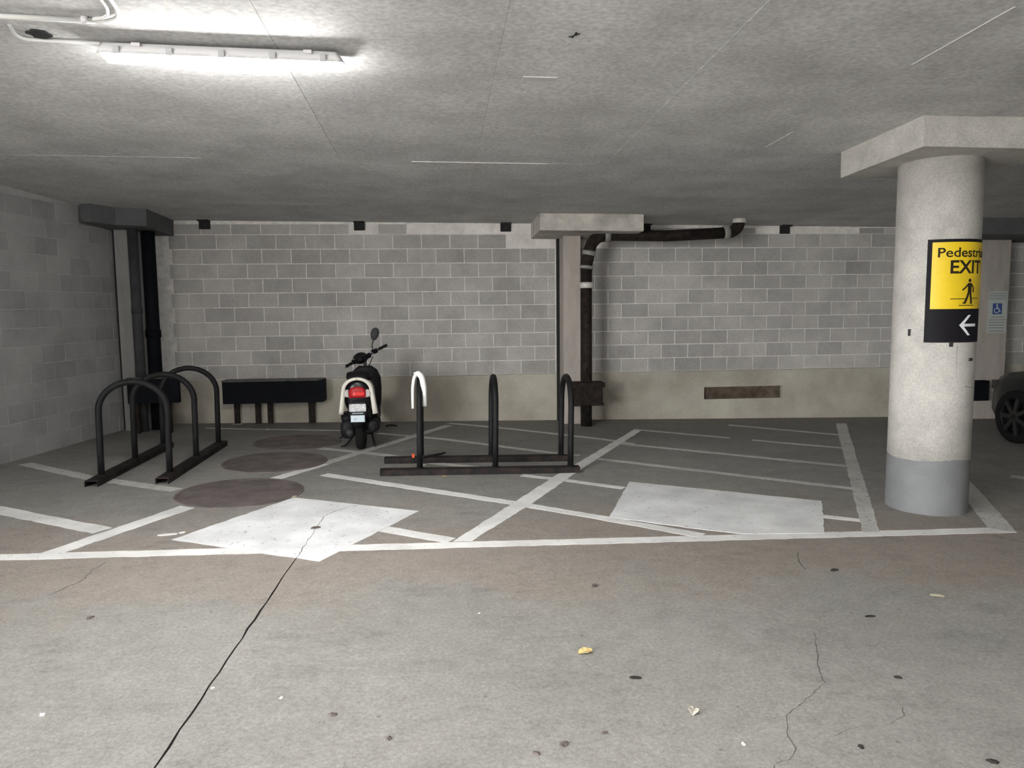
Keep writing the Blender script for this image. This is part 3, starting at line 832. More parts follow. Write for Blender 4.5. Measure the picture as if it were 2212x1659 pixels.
# ------------------------------------------------------------------ drain pipe
def build_pipe():
    px, py, r = 2.066, 10.52, 0.078
    s = empty('drain_pipe', (px, py, fz(px)), label='black cast-iron drain pipe with steel couplings climbing beside the column', cat='pipe')
    def P(x, y, z): return (x - px, y - py, z - fz(px))
    bm = bmesh.new(); tube(bm, [P(px, py, fz(px)), P(px, py, 1.0), P(px, py, 2.16)], r, 20); link_bm('riser', bm, M_IRON, s, True)
    x2, z2 = 2.42, 2.632
    bm = bmesh.new()
    tube(bm, smoothp([P(px, py, 2.14), P(px + 0.004, py, 2.24), P(px + 0.03, py, 2.34), P(px + 0.045, py, 2.42), P(px + 0.08, py, 2.52), P(px + 0.16, py, 2.60), P(px + 0.27, py, z2 - 0.005), P(x2, py, z2)], 5), r * 1.06, 20); link_bm('elbow', bm, M_IRON, s, True)
    bm = bmesh.new(); tube(bm, [P(x2 - 0.02, py, z2), P(3.2, py, z2 - 0.012), P(4.06, py, z2 + 0.03)], r, 20); link_bm('branch', bm, M_IRON, s, True)
    bm = bmesh.new(); tube(bm, smoothp([P(4.05, py, z2 + 0.028), P(4.14, py, z2 + 0.045), P(4.22, py, z2 + 0.10), P(4.25, py, z2 + 0.19), P(4.25, py, cz(4.25, py) + 0.02)], 5), r * 1.06, 20); link_bm('elbow', bm, M_IRON, s, True)
    def band(pts, m):
        bm = bmesh.new(); tube(bm, pts, r * 1.22, 20); link_bm('coupling', bm, m, s, True)
    band([P(px, py, 1.905), P(px, py, 1.985)], M_STEEL_BAND)
    band([P(px + 0.002, py, 2.17), P(px + 0.008, py, 2.215)], M_DULL_BAND)
    band([P(px + 0.034, py, 2.355), P(px + 0.046, py, 2.415)], M_DULL_BAND)
    band([P(x2 - 0.10, py, z2 - 0.004), P(x2 - 0.02, py, z2)], M_DULL_BAND)
    band([P(4.02, py, z2 + 0.026), P(4.10, py, z2 + 0.034)], M_DULL_BAND)
    band([P(4.25, py, z2 + 0.165), P(4.25, py, z2 + 0.225)], M_STEEL_BAND)
    # clean-out fitting near the foot
    bm = nbox(-0.19, 0.21, -0.13, 0.13, 0.32, 0.60, bev=0.025)
    box(bm, -0.22, 0.24, -0.15, 0.15, 0.555, 0.625, bev=0.015); box(bm, -0.205, 0.225, -0.14, 0.14, 0.30, 0.345, bev=0.012)
    link_bm('cleanout', bm, M_IRON, s)
    return s
build_pipe()
bm = bmesh.new(); tube(bm, [(-3.795, 10.62, fz(-3.8)), (-3.795, 10.62, 1.5), (-3.795, 10.62, cz(-3.8, 10.62) - 0.21)], 0.085, 20)
lp = tag(link_bm('drain_pipe', bm, M_BOX, None, True), 'plain black vertical drain pipe in the dark corner behind the rack', 'pipe')
bm = bmesh.new(); tube(bm, [(-3.795, 10.62, 1.30), (-3.795, 10.62, 1.40)], 0.098, 20); link_bm('coupling', bm, M_BOX, lp, True)

bm = bmesh.new(); tube(bm, [(-3.915, 10.425, fz(-3.9)), (-3.915, 10.425, 1.5), (-3.915, 10.425, cz(-3.9, 10.43) - 0.21)], 0.062, 18)
lp2 = tag(link_bm('drain_pipe', bm, M_DARKPIPE, None, True), 'dark grey thinner vertical pipe between the corner column and the black pipe', 'pipe')
bm = bmesh.new(); tube(bm, [(-3.915, 10.425, 1.62), (-3.915, 10.425, 1.70)], 0.069, 18); link_bm('coupling', bm, M_DARKPIPE, lp2, True)

# ------------------------------------------------------------------ boxes at the foot of the wall, brackets at its head
def build_trough():
    s = empty('utility_box', (-2.30, 10.98, fz(-2.3)), label='long black metal utility box on four short posts against the wall', cat='box')
    k = 0.975
    bm = nbox(-0.70, 0.66, -0.14, 0.115, 0.315, 0.625, bev=0.006); link_bm('body', bm, M_BOX, s)
    bm = nbox(0.62, 0.685, -0.15, 0.115, 0.325, 0.635, bev=0.006); link_bm('end_cap', bm, M_BOX, s)
    bm = nbox(-0.71, 0.66, -0.145, 0.118, 0.622, 0.640, bev=0.004); t = link_bm('top', bm, M_BOXTOP, s); t['label'] = 'black top painted grey as if lit'
    for x, w in ((-0.565, 0.034), (-0.275, 0.034), (-0.105, 0.034), (0.475, 0.042)):
        link_bm('post', nbox(x - w, x + w, 0.03, 0.095, -0.002, 0.33, bev=0.004), M_IRON, s)
    link_bm('shim', nbox(-0.62, -0.50, -0.02, 0.06, 0.0, 0.012, bev=0.003), M_PAPER, s)
build_trough()
s = empty('utility_box', (-3.695, 10.13, fz(-3.695)), label='black metal utility box in the corner behind the hoops of the rack', cat='box')
link_bm('body', nbox(-0.33, 0.31, 0.10, 0.192, 0.400, 0.722, bev=0.006), M_BOX, s)
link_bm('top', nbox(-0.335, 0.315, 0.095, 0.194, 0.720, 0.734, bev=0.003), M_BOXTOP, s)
for x in (-0.24, 0.16): link_bm('post', nbox(x - 0.03, x + 0.03, 0.12, 0.185, -0.002, 0.415, bev=0.004), M_IRON, s)
s = empty('utility_box', (8.17, 10.70, 0), label='small black box low on the wall between the round column and the car', cat='box')
link_bm('body', nbox(-0.20, 0.12, 0.0, 0.118, 0.165, 0.470, bev=0.006), M_BOX, s)
link_bm('cover', nbox(-0.17, 0.09, -0.012, 0.004, 0.195, 0.44, bev=0.004), M_BOX, s)
proto = None
for i, (x, lab) in enumerate(((-3.20, 'dark steel clip at the wall head above the corner box, beside the corner column'), (-1.08, 'dark steel clip at the wall head high above the scooter'),
                              (1.00, 'dark steel clip at the wall head just left of the tan column'), (3.06, 'dark steel clip at the wall head between the tan column cap and the pipe'), (5.19, 'dark steel clip at the wall head right of the pipe end'))):
    loc = (x, D, cz(x, D))
    if proto is None:
        proto = empty('steel_clip', loc, label=lab, cat='bracket', group='steel clips holding the wall head to the ceiling')
        link_bm('plate', nbox(-0.076, 0.076, -0.022, 0.0, -0.120, 0.0, bev=0.003), M_GAP, proto)
        link_bm('flange', nbox(-0.076, 0.076, -0.11, 0.0, -0.016, 0.0, bev=0.002), M_GAP, proto)
        bm = bmesh.new(); lathe(bm, [(0.011, 0.0), (0.011, -0.012)], 6, 'y', (0, -0.022, -0.07)); link_bm('bolt', bm, M_BOLT, proto)
    else:
        r = proto.copy(); COL.objects.link(r); r.location = loc; r['label'] = lab
        for ch in list(proto.children):
            c = ch.copy(); COL.objects.link(c); c.parent = r

# ------------------------------------------------------------------ manhole covers
mh = []
for (x, y, r, lab) in ((-1.79, 6.885, 0.550, 'largest-looking rusty manhole cover, touching the corner of the white painted square'),
                       (-1.765, 8.24, 0.545, 'middle rusty manhole cover, between the other two'),
                       (-1.745, 9.46, 0.525, 'rusty manhole cover at the wall end of the row, beside the scooter')):
    o = empty('manhole_cover', (x, y, fz(x)), (0, TILT, 0), label=lab, cat='manhole cover', group='rusty manhole covers in a row')
    bm = bmesh.new(); lathe(bm, [(r - 0.034, -0.01), (r - 0.034, 0.005), (r - 0.038, 0.007)], 56); link_bm('lid', bm, M_MANHOLE, o)
    bm = bmesh.new()
    prof = [(r, -0.01), (r, 0.006), (r - 0.004, 0.008), (r - 0.026, 0.008), (r - 0.030, 0.006), (r - 0.030, -0.01)]
    lathe(bm, prof, 56, cap=False); link_bm('frame_ring', bm, M_MANHOLE, o)
    for a in (0.4, 0.4 + PI):
        bm = bmesh.new()
        lathe(bm, [(0.018, 0.006), (0.018, 0.0085), (0.012, 0.009)], 12, center=(math.cos(a) * r * 0.72, math.sin(a) * r * 0.72, 0))
        link_bm('lifting_plug', bm, M_MANHOLE, o)

# ------------------------------------------------------------------ bike racks
def build_rack(name, loc, rotz, length, hoops, label, skew=0.0):
    """rails along local +x at y=0 and y=0.6, hoops standing across"""
    s = empty(name, loc, label=label, cat='bike rack')
    s.rotation_euler = Euler((0, TILT, 0)).to_matrix().to_4x4().to_euler()
    m3 = Euler((0, TILT, 0)).to_matrix() @ Matrix.Rotation(rotz, 3, 'Z')
    s.rotation_euler = m3.to_euler()
    W = 0.60
    for k, y in enumerate((0.0, W)):
        dx = skew * k
        bm = bmesh.new()
        # inverted channel section
        sec = [(-0.060, 0.0), (-0.060, 0.052), (-0.052, 0.060), (0.052, 0.060), (0.060, 0.052), (0.060, 0.0)]
        prof = [(-0.060, 0), (-0.060, 0.053), (-0.053, 0.060), (0.053, 0.060), (0.060, 0.053), (0.060, 0), (0.053, 0), (0.053, 0.050), (-0.053, 0.050), (-0.053, 0)]
        a = [bm.verts.new((dx, y + p[0], p[1])) for p in prof]
        b = [bm.verts.new((dx + length, y + p[0], p[1])) for p in prof]
        bm.faces.new(a); bm.faces.new(b[::-1])
        for i in range(len(prof)):
            j = (i + 1) % len(prof); bm.faces.new((a[i], b[i], b[j], a[j]))
        link_bm('rail', bm, M_RAIL, s)
    for x in hoops:
        d2 = skew
        h0 = 0.672
        pts = [(x, 0, 0.058), (x, 0, 0.3)] + [(x + d2 * (0.5 - 0.5 * math.cos(a)), 0.3 - 0.3 * math.cos(a), h0 + 0.275 * math.sin(a)) for a in [PI * i / 18 for i in range(19)]] + [(x + d2, W, 0.3), (x + d2, W, 0.058)]
        bm = bmesh.new(); tube(bm, pts, 0.030, 14); link_bm('hoop', bm, M_RACK, s, True)
        for y, ddx in ((0.0, 0.0), (W, d2)):
            bm = bmesh.new(); lathe(bm, [(0.050, 0.058), (0.048, 0.066), (0.034, 0.072)], 16, center=(x + ddx, y, 0)); link_bm('weld_collar', bm, M_RACK, s, True)
    return s
build_rack('bike_rack', (-0.600, 7.515, fz(-0.6)), 0.0, 2.0, (0.39, 1.145, 1.91), 'black three-hoop bike rack seen along its hoops, in front of the tan column')
build_rack('bike_rack', (-2.600, 7.27, fz(-2.6)), PI / 2, 2.02, (0.22, 1.03, 1.86), 'black three-hoop bike rack facing the camera beside the side wall', skew=-0.07)

# white sleeve hung over the first hoop
def build_sleeve():
    x, y0 = -0.2115, 7.60
    s = empty('hoop_sleeve', (x, y0, fz(x)), label='white U-shaped sleeve hung over one hoop of the bike rack near the scooter', cat='sleeve')
    def leg(xs, bot, w, name):
        bm = bmesh.new()
        tube(bm, smoothp([(xs, -0.02, bot), (xs * 0.98, -0.02, bot + 0.15), (xs * 0.92, -0.01, 0.88), (xs * 0.62, 0.02, 0.965), (0, 0.04, 1.0)], 5), [w * (0.85 + 0.15 * min(1, i / 6)) for i in range(21)], 10)
        link_bm(name, bm, M_WHITE, s, True)
    leg(-0.054, 0.655, 0.017, 'side')
    leg(0.060, 0.675, 0.030, 'side')
    bm = bmesh.new(); tube(bm, [(-0.030, 0.03, 0.985), (0.0, 0.035, 1.002), (0.034, 0.03, 0.985)], 0.026, 12); link_bm('bridge', bm, M_WHITE, s, True)
build_sleeve()
# cable lock lying on the rear rail and orange tag
s = empty('cable_lock', (-0.12, 8.10, fz(-0.12) + 0.0615), (0, TILT, 0), label='thin black cable lock lying on the rear rail by the first hoop', cat='lock')
bm = bmesh.new(); tube(bm, smoothp([(-0.07, -0.03, 0.010), (0.02, -0.025, 0.022), (0.12, 0.0, 0.034), (0.17, 0.02, 0.040), (0.10, 0.035, 0.014), (-0.02, 0.03, 0.010)]), 0.0085, 8); link_bm('cable', bm, M_BLACK, s, True)
link_bm('lock_body', nbox(-0.10, -0.055, -0.045, 0.0, 0.0, 0.024, bev=0.005), M_BLACK, s)
tag(link_bm('orange_tag', nbox(-0.014, 0.014, -0.008, 0.008, 0, 0.045, bev=0.005), M_ORANGE, None, loc=(-0.292, 8.06, fz(-0.29) + 0.0605), rot=(0, TILT, 0.3)), 'tiny orange tag on the bike rack rail by the cable lock', 'tag')

# ------------------------------------------------------------------ scooter (local +y forward, rear contact at the origin)
def build_scooter():
    s = empty('scooter', (-0.925, 8.955, fz(-0.925)), (0, 0, 0.015), label='black and white motor scooter parked facing the wall, handlebar turned', cat='scooter')
    def part(name, bm, m, parent=s, smooth=True): return link_bm(name, bm, m, parent, smooth)
    def wheel(name, parent, center, rot=None):
        cx, cy, czz = center
        R_ = 0.212
        prof = [(R_ - 0.075, -0.042), (R_ - 0.045, -0.054), (R_ - 0.018, -0.050), (R_ - 0.003, -0.025), (R_, 0), (R_ - 0.003, 0.025), (R_ - 0.018, 0.050), (R_ - 0.045, 0.054), (R_ - 0.075, 0.042)]
        bm = bmesh.new(); lathe(bm, prof, 36, 'x', (0, 0, 0), cap=False)
        for v in bm.verts: v.co += Vector(center)
        t = link_bm(name, bm, M_RUBBER, parent, True)
        bm = bmesh.new(); lathe(bm, [(0.030, -0.06), (0.034, -0.03), (0.13, -0.036), (0.138, -0.040), (0.138, 0.040), (0.13, 0.036), (0.034, 0.03), (0.030, 0.06)], 24, 'x')
        for k in range(5):
            a = k * 2 * PI / 5
            b2 = nbox(-0.022, 0.022, -0.018, 0.018, 0.02, 0.135)
            bmesh.ops.rotate(b2, cent=(0, 0, 0), matrix=Matrix.Rotation(a, 3, 'X'), verts=b2.verts[:])
            me = bpy.data.meshes.new('tmp'); b2.to_mesh(me); b2.free(); bm.from_mesh(me); bpy.data.meshes.remove(me)
        for v in bm.verts: v.co += Vector(center)
        link_bm('rim', bm, M_DARKMETAL, t, False)
        return t
    wheel('rear_wheel', s, (0, 0, 0.212))
    # rear body: black core, sides narrowing to the tail
    bm = loft(bmesh.new(), [(-0.305, 0, 0.655, 0.085, 0.150, 2.3), (-0.285, 0, 0.655, 0.125, 0.185, 2.4), (-0.20, 0, 0.650, 0.160, 0.205, 2.5), (0.0, 0, 0.635, 0.180, 0.210, 2.6), (0.25, 0, 0.60, 0.160, 0.200, 2.6), (0.42, 0, 0.55, 0.135, 0.19, 2.6)], 28)
    part('body', bm, M_BLACKG)
    # white side panels, an arch over the tail seen from behind
    for sx in (-1, 1):
        bm = bmesh.new()
        secs = []
        arcp = []
        for i in range(13):
            t = i / 12
            if t < 0.5:
                q = t / 0.5
                x = 0.202 - 0.040 * q; z = 0.455 + 0.27 * q
            else:
                q = (t - 0.5) / 0.5; a = q * PI / 2
                x = 0.162 * math.cos(a); z = 0.725 + 0.135 * math.sin(a)
            arcp.append((x, z))
        wid = [0.062 - 0.003 * i if i < 7 else 0.042 - 0.002 * (i - 7) for i in range(13)]
        inner, outer = [], []
        for i, (x, z) in enumerate(arcp):
            a = arcp[max(i - 1, 0)]; b = arcp[min(i + 1, 12)]
            t = Vector((b[0] - a[0], b[1] - a[1])).normalized(); nrm = Vector((t.y, -t.x))
            outer.append(Vector((x, z)) + nrm * 0.010); inner.append(Vector((x, z)) - nrm * (wid[i] * 0.62))
        ys = [(-0.300, 1.0), (-0.285, 1.03), (-0.25, 1.05), (-0.215, 1.05)]
        grid = []
        for yv, k in ys:
            row_o = [bm.verts.new((sx * p.x * k, yv + 0.05 * (0.86 - p.y) - (0.02 if yv < -0.2 else 0), p.y)) for p in outer]
            row_i = [bm.verts.new((sx * p.x * (k if yv > -0.2 else k), yv + 0.05 * (0.86 - p.y) - (0.02 if yv < -0.2 else 0), p.y)) for p in inner]
            grid.append((row_o, row_i))
        n = 13
        for g in range(len(grid) - 1):
            for i in range(n - 1):
                bm.faces.new((grid[g][0][i], grid[g][0][i + 1], grid[g + 1][0][i + 1], grid[g + 1][0][i]))
                bm.faces.new((grid[g][1][i], grid[g + 1][1][i], grid[g + 1][1][i + 1], grid[g][1][i + 1]))
            bm.faces.new((grid[g][0][0], grid[g + 1][0][0], grid[g + 1][1][0], grid[g][1][0]))
        for g in (0, len(grid) - 1):
            for i in range(n - 1):
                bm.faces.new((grid[g][0][i], grid[g][1][i], grid[g][1][i + 1], grid[g][0][i + 1]))
        for g in range(len(grid) - 1):
            bm.faces.new((grid[g][0][n - 1], grid[g][1][n - 1], grid[g + 1][1][n - 1], grid[g + 1][0][n - 1]))
        o = part('side_panel', bm, M_CREAM); o['label'] = 'cream white side panel'
    # seat
    bm = loft(bmesh.new(), [(-0.27, 0, 0.845, 0.09, 0.028, 2.6), (-0.22, 0, 0.868, 0.128, 0.042, 2.8), (-0.05, 0, 0.876, 0.142, 0.048, 3), (0.12, 0, 0.862, 0.145, 0.052, 3), (0.24, 0, 0.840, 0.135, 0.06, 3), (0.44, 0, 0.815, 0.118, 0.06, 3), (0.52, 0, 0.79, 0.07, 0.04, 2.6)], 24)
    part('seat', bm, M_SEAT)
    # tail light cluster on the tail face
    def facepatch(pts, y, dpt, bulge=0.012):
        bm = bmesh.new()
        c = Vector((sum(p[0] for p in pts) / len(pts), sum(p[1] for p in pts) / len(pts)))
        b = [bm.verts.new((p[0], y + dpt, p[1])) for p in pts]
        f = [bm.verts.new((p[0], y, p[1])) for p in pts]
        g = [bm.verts.new((c.x + (p[0] - c.x) * 0.72, y - bulge, c.y + (p[1] - c.y) * 0.72)) for p in pts]
        n = len(pts)
        for i in range(n):
            j = (i + 1) % n
            bm.faces.new((b[i], b[j], f[j], f[i])); bm.faces.new((f[i], f[j], g[j], g[i]))
        bm.faces.new(g); bm.faces.new(b[::-1])
        return bm
    tl = part('tail_light', facepatch([(-0.090, 0.640), (0.090, 0.640), (0.092, 0.715), (0.072, 0.752), (0.0, 0.768), (-0.072, 0.752), (-0.092, 0.715)], -0.312, 0.06), M_RED, smooth=False)
    tl['label'] = 'red tail light'
    part('reflector', facepatch([(-0.045, 0.668), (0.076, 0.668), (0.078, 0.712), (0.045, 0.700), (0.02, 0.714), (-0.01, 0.700), (-0.045, 0.706)], -0.327, 0.02, 0.004), M_REDL, tl, False)
    for sx in (-1, 1):
        o = part('turn_signal', facepatch([(sx * 0.094, 0.642), (sx * 0.150, 0.655), (sx * 0.152, 0.690), (sx * 0.128, 0.732), (sx * 0.096, 0.735)][::sx], -0.312, 0.08), M_CLEAR, smooth=False)
        o['label'] = 'clear turn signal lens'
    # rear fender with sticker and plate
    bm = loft(bmesh.new(), [(-0.315, 0, 0.50, 0.095, 0.105, 3.5), (-0.26, 0, 0.50, 0.115, 0.125, 3), (-0.10, 0, 0.50, 0.12, 0.12, 3)], 20)
    part('tail_fairing', bm, M_BLACK)
    bm = bmesh.new()
    for yy, zz in ((0, 0),):
        prism(bm, [(-0.085, -0.335), (0.085, -0.335), (0.085, -0.325), (-0.085, -0.325)], 0.36, 0.60)
    part('plate_holder', bm, M_BLACK, smooth=False)
    st = part('sticker', nbox(-0.095, 0.095, -0.345, -0.334, 0.487, 0.575, bev=0.015), M_STICK, smooth=False); st['label'] = 'blotchy black and white tail sticker'
    link_bm('sticker_band', nbox(-0.060, 0.062, -0.348, -0.344, 0.462, 0.474), M_GREYMARK, s)
    pl = link_bm('license_plate', nbox(-0.077, 0.077, -0.349, -0.345, 0.370, 0.446, bev=0.0015), M_PLATE, s); pl['label'] = 'pale blue-white licence plate'
    for x in (-0.034, -0.020):
        link_bm('plate_mark', nbox(x - 0.004, x + 0.004, -0.3502, -0.3488, 0.388, 0.418), M_GREYMARK, pl)
    bm = loft(bmesh.new(), [(-0.30, 0, 0.34, 0.055, 0.05, 2.5), (-0.22, 0, 0.42, 0.075, 0.06, 2.5), (-0.05, 0, 0.45, 0.08, 0.05, 2.5)], 16)
    part('mudguard', bm, M_BLACK)
    # engine to the left, muffler to the right
    bm = loft(bmesh.new(), [(-0.16, -0.135, 0.255, 0.060, 0.085, 2.8), (-0.12, -0.135, 0.260, 0.085, 0.115, 2.8), (0.10, -0.135, 0.265, 0.085, 0.12, 2.8), (0.42, -0.125, 0.25, 0.07, 0.10, 2.8)], 20)
    eng = part('engine', bm, M_BLACK)
    bm = bmesh.new(); lathe(bm, [(0.040, -0.17), (0.045, -0.155), (0.03, -0.15)], 16, 'y', (-0.115, 0, 0.215)); part('engine_cover', bm, M_DARKMETAL, eng)
    bm = loft(bmesh.new(), [(-0.14, -0.145, 0.375, 0.05, 0.04, 3), (-0.05, -0.15, 0.385, 0.07, 0.055, 3), (0.2, -0.15, 0.38, 0.07, 0.05, 3)], 16); part('air_filter_box', bm, M_BLACK, eng)
    bm = loft(bmesh.new(), [(-0.235, 0.160, 0.30, 0.045, 0.050, 2.2), (-0.22, 0.160, 0.30, 0.062, 0.072, 2.2), (0.0, 0.160, 0.285, 0.066, 0.078, 2.2), (0.14, 0.155, 0.26, 0.055, 0.062, 2.2), (0.20, 0.15, 0.25, 0.03, 0.03, 2)], 20)
    mf = part('muffler', bm, M_BLACK)
    bm = bmesh.new(); tube(bm, [(0.165, -0.27, 0.285), (0.165, -0.22, 0.29)], 0.013, 10); part('tailpipe', bm, M_DARKMETAL, mf)
    for x in (-0.11, 0.11):
        bm = bmesh.new(); tube(bm, [(x, 0.02, 0.24), (x, -0.12, 0.47)], 0.020, 10)
        part('shock_absorber', bm, M_DARKMETAL)
    bm = bmesh.new()
    tube(bm, smoothp([(-0.10, 0.30, 0.20), (-0.13, 0.22, 0.10), (-0.20, 0.14, 0.022), (-0.245, 0.11, 0.014)]), 0.013, 8)
    tube(bm, smoothp([(0.10, 0.30, 0.20), (0.12, 0.22, 0.10), (0.145, 0.14, 0.022), (0.155, 0.11, 0.014)]), 0.013, 8)
    tube(bm, [(-0.12, 0.26, 0.14), (0.12, 0.26, 0.14)], 0.011, 8)
    part('centre_stand', bm, M_DARKMETAL)
    bm = bmesh.new(); tube(bm, smoothp([(-0.15, 0.05, 0.16), (-0.215, -0.03, 0.15), (-0.235, -0.10, 0.155)]), 0.010, 8); part('kick_starter', bm, M_DARKMETAL)
    # floorboard and leg shield
    bm = loft(bmesh.new(), [(0.40, 0, 0.33, 0.16, 0.09, 3.5), (0.55, 0, 0.29, 0.18, 0.05, 3.5), (0.85, 0, 0.29, 0.185, 0.05, 3.5), (0.98, 0, 0.36, 0.17, 0.10, 3.5)], 20); part('floorboard', bm, M_BLACK)
    bm = bmesh.new(); secs = []
    prof = [(0.30, 0.165, 0.93), (0.45, 0.185, 0.955), (0.62, 0.195, 0.93), (0.76, 0.190, 0.895), (0.86, 0.150, 0.87), (0.915, 0.075, 0.862)]
    ra, rb_ = [], []
    for z, hw, y in prof:
        ra.append([bm.verts.new((hw * math.sin(t), y + 0.05 * (1 - math.cos(t * 0.9)) , z)) for t in [(-1 + 2 * i / 10) * PI / 2 for i in range(11)]])
        rb_.append([bm.verts.new((hw * 0.96 * math.sin(t), y + 0.10 + 0.03 * math.cos(t), z - 0.01)) for t in [(-1 + 2 * i / 10) * PI / 2 for i in range(11)]])
    for g in range(len(prof) - 1):
        for i in range(10):
            bm.faces.new((ra[g][i], ra[g][i + 1], ra[g + 1][i + 1], ra[g + 1][i])); bm.faces.new((rb_[g][i], rb_[g + 1][i], rb_[g + 1][i + 1], rb_[g][i + 1]))
        for i in (0, 10): bm.faces.new((ra[g][i], ra[g + 1][i], rb_[g + 1][i], rb_[g][i]))
    for g in (0, len(prof) - 1):
        for i in range(10): bm.faces.new((ra[g][i], rb_[g][i], rb_[g][i + 1], ra[g][i + 1]))
    part('leg_shield', bm, M_BLACK)
    # steering head: everything that turns with the bar
    piv = Vector((0, 0.985, 0.78)); rake = math.radians(27); phi = math.radians(47)
    ax = Vector((0, -math.sin(rake), math.cos(rake)))
    T = Matrix.Translation(piv) @ Matrix.Rotation(phi, 4, ax) @ Matrix.Translation(-piv)
    def turned(name, bm, m, parent=s, smooth=True):
        bm.transform(T); return link_bm(name, bm, m, parent, smooth)
    wc = piv - ax * 0.58 + Vector((0, 0.055, 0)); wc.z = 0.212
    cw = T @ wc
    # front wheel, built turned
    R_ = 0.212
    prof = [(R_ - 0.075, -0.042), (R_ - 0.045, -0.052), (R_ - 0.018, -0.048), (R_, 0), (R_ - 0.018, 0.048), (R_ - 0.045, 0.052), (R_ - 0.075, 0.042)]
    bm = bmesh.new(); lathe(bm, prof, 36, 'x', tuple(wc), cap=False); bm.transform(T)
    zmin = min(v.co.z for v in bm.verts)
    fix = Matrix.Translation((0, 0, -zmin))
    for v in bm.verts: v.co.z -= zmin
    fw = link_bm('front_wheel', bm, M_RUBBER, s, True)
    bm = bmesh.new(); lathe(bm, [(0.03, -0.05), (0.135, -0.036), (0.138, 0.036), (0.03, 0.05)], 24, 'x', tuple(wc)); bm.transform(T)
    for v in bm.verts: v.co.z -= zmin
    link_bm('rim', bm, M_DARKMETAL, fw)
    bm = bmesh.new()
    for x in (-0.075, 0.075): tube(bm, [wc + Vector((x, 0, 0)), wc + ax * 0.34 + Vector((x * 0.8, 0, 0))], 0.017, 10)
    tube(bm, [wc + ax * 0.33 + Vector((-0.07, 0, 0)), wc + ax * 0.33 + Vector((0.07, 0, 0))], 0.02, 10)
    tube(bm, [wc + ax * 0.33, piv + ax * 0.22], 0.022, 12)
    turned('fork', bm, M_DARKMETAL)
    bm = loft(bmesh.new(), [(wc.y - 0.20, 0, 0.31, 0.05, 0.04, 2.4), (wc.y - 0.12, 0, 0.41, 0.07, 0.04, 2.4), (wc.y, 0, 0.455, 0.075, 0.035, 2.4), (wc.y + 0.14, 0, 0.41, 0.07, 0.04, 2.4), (wc.y + 0.23, 0, 0.32, 0.04, 0.03, 2.4)], 16)
    turned('front_fender', bm, M_CREAM)
    hb = piv + ax * 0.255       # centre of the handlebar
    # headset cowl
    bm = bmesh.new()
    bmesh.ops.create_uvsphere(bm, u_segments=20, v_segments=12, radius=1.0)
    for v in bm.verts: v.co = Vector((v.co.x * 0.088, v.co.y * 0.115 + hb.y + 0.085, v.co.z * 0.074 + hb.z + 0.012))
    cowl = turned('headset_cowl', bm, M_BLACK)
    bm = bmesh.new(); bmesh.ops.create_uvsphere(bm, u_segments=16, v_segments=10, radius=1.0)
    for v in bm.verts: v.co = Vector((v.co.x * 0.062, v.co.y * 0.03 + hb.y + 0.185, v.co.z * 0.05 + hb.z + 0.015))
    turned('headlight', bm, M_CLEAR, cowl)
    bm = nbox(-0.075, 0.075, hb.y - 0.055, hb.y - 0.030, hb.z - 0.015, hb.z + 0.05, bev=0.01); turned('gauge', bm, M_BLACKG, cowl, False)
    bar = bmesh.new(); tube(bar, smoothp([hb + Vector((-0.335, -0.07, 0.035)), hb + Vector((-0.20, -0.03, 0.030)), hb, hb + Vector((0.20, -0.03, 0.030)), hb + Vector((0.335, -0.07, 0.035))]), 0.012, 10)
    hbar = turned('handlebar', bar, M_DARKMETAL)
    for sx in (-1, 1):
        g = bmesh.new(); tube(g, [hb + Vector((sx * 0.225, -0.037, 0.031)), hb + Vector((sx * 0.25, -0.045, 0.032)), hb + Vector((sx * 0.335, -0.07, 0.035)), hb + Vector((sx * 0.345, -0.073, 0.035))], [0.016, 0.019, 0.019, 0.022], 12)
        turned('grip', g, M_BLACK, hbar)
        g = nbox(sx * 0.17 - 0.028, sx * 0.17 + 0.028, hb.y - 0.055, hb.y + 0.012, hb.z + 0.0, hb.z + 0.058, bev=0.008); turned('switch_housing', g, M_BLACKG, hbar, False)
        g = bmesh.new(); tube(g, smoothp([hb + Vector((sx * 0.17, 0.03, 0.03)), hb + Vector((sx * 0.25, 0.03, 0.015)), hb + Vector((sx * 0.33, -0.01, 0.01))]), 0.006, 8); turned('brake_lever', g, M_CHROME, hbar)
    # the one mirror, on the right stalk
    mb = T @ (hb + Vector((0.165, 0.0, 0.05)))
    top = mb + Vector((0.015, -0.02, 0.135))
    bm = bmesh.new(); tube(bm, smoothp([mb, mb + Vector((-0.006, 0, 0.06)), top]), 0.0065, 8); mir = link_bm('mirror', bm, M_BLACK, s, True)
    bm = bmesh.new(); bmesh.ops.create_uvsphere(bm, u_segments=20, v_segments=12, radius=1.0)
    for v in bm.verts:
        q = v.co
        v.co = Vector((q.x * 0.052 * (1.0 + 0.12 * q.z), q.y * 0.016, q.z * 0.085))
    bm.transform(Matrix.Translation(top + Vector((0.018, 0, 0.070))) @ Matrix.Rotation(math.radians(15), 4, 'Y'))
    sh = link_bm('mirror_shell', bm, M_DARKMETAL, mir, True)
    bm = bmesh.new(); tube(bm, smoothp([T @ (hb + Vector((0.10, -0.04, 0.05))), T @ (hb + Vector((0.07, -0.09, 0.0))), Vector((0.02, 0.93, 0.86))]), 0.007, 8)
    link_bm('cable', bm, M_CHROME, s, True)
    return s
build_scooter()

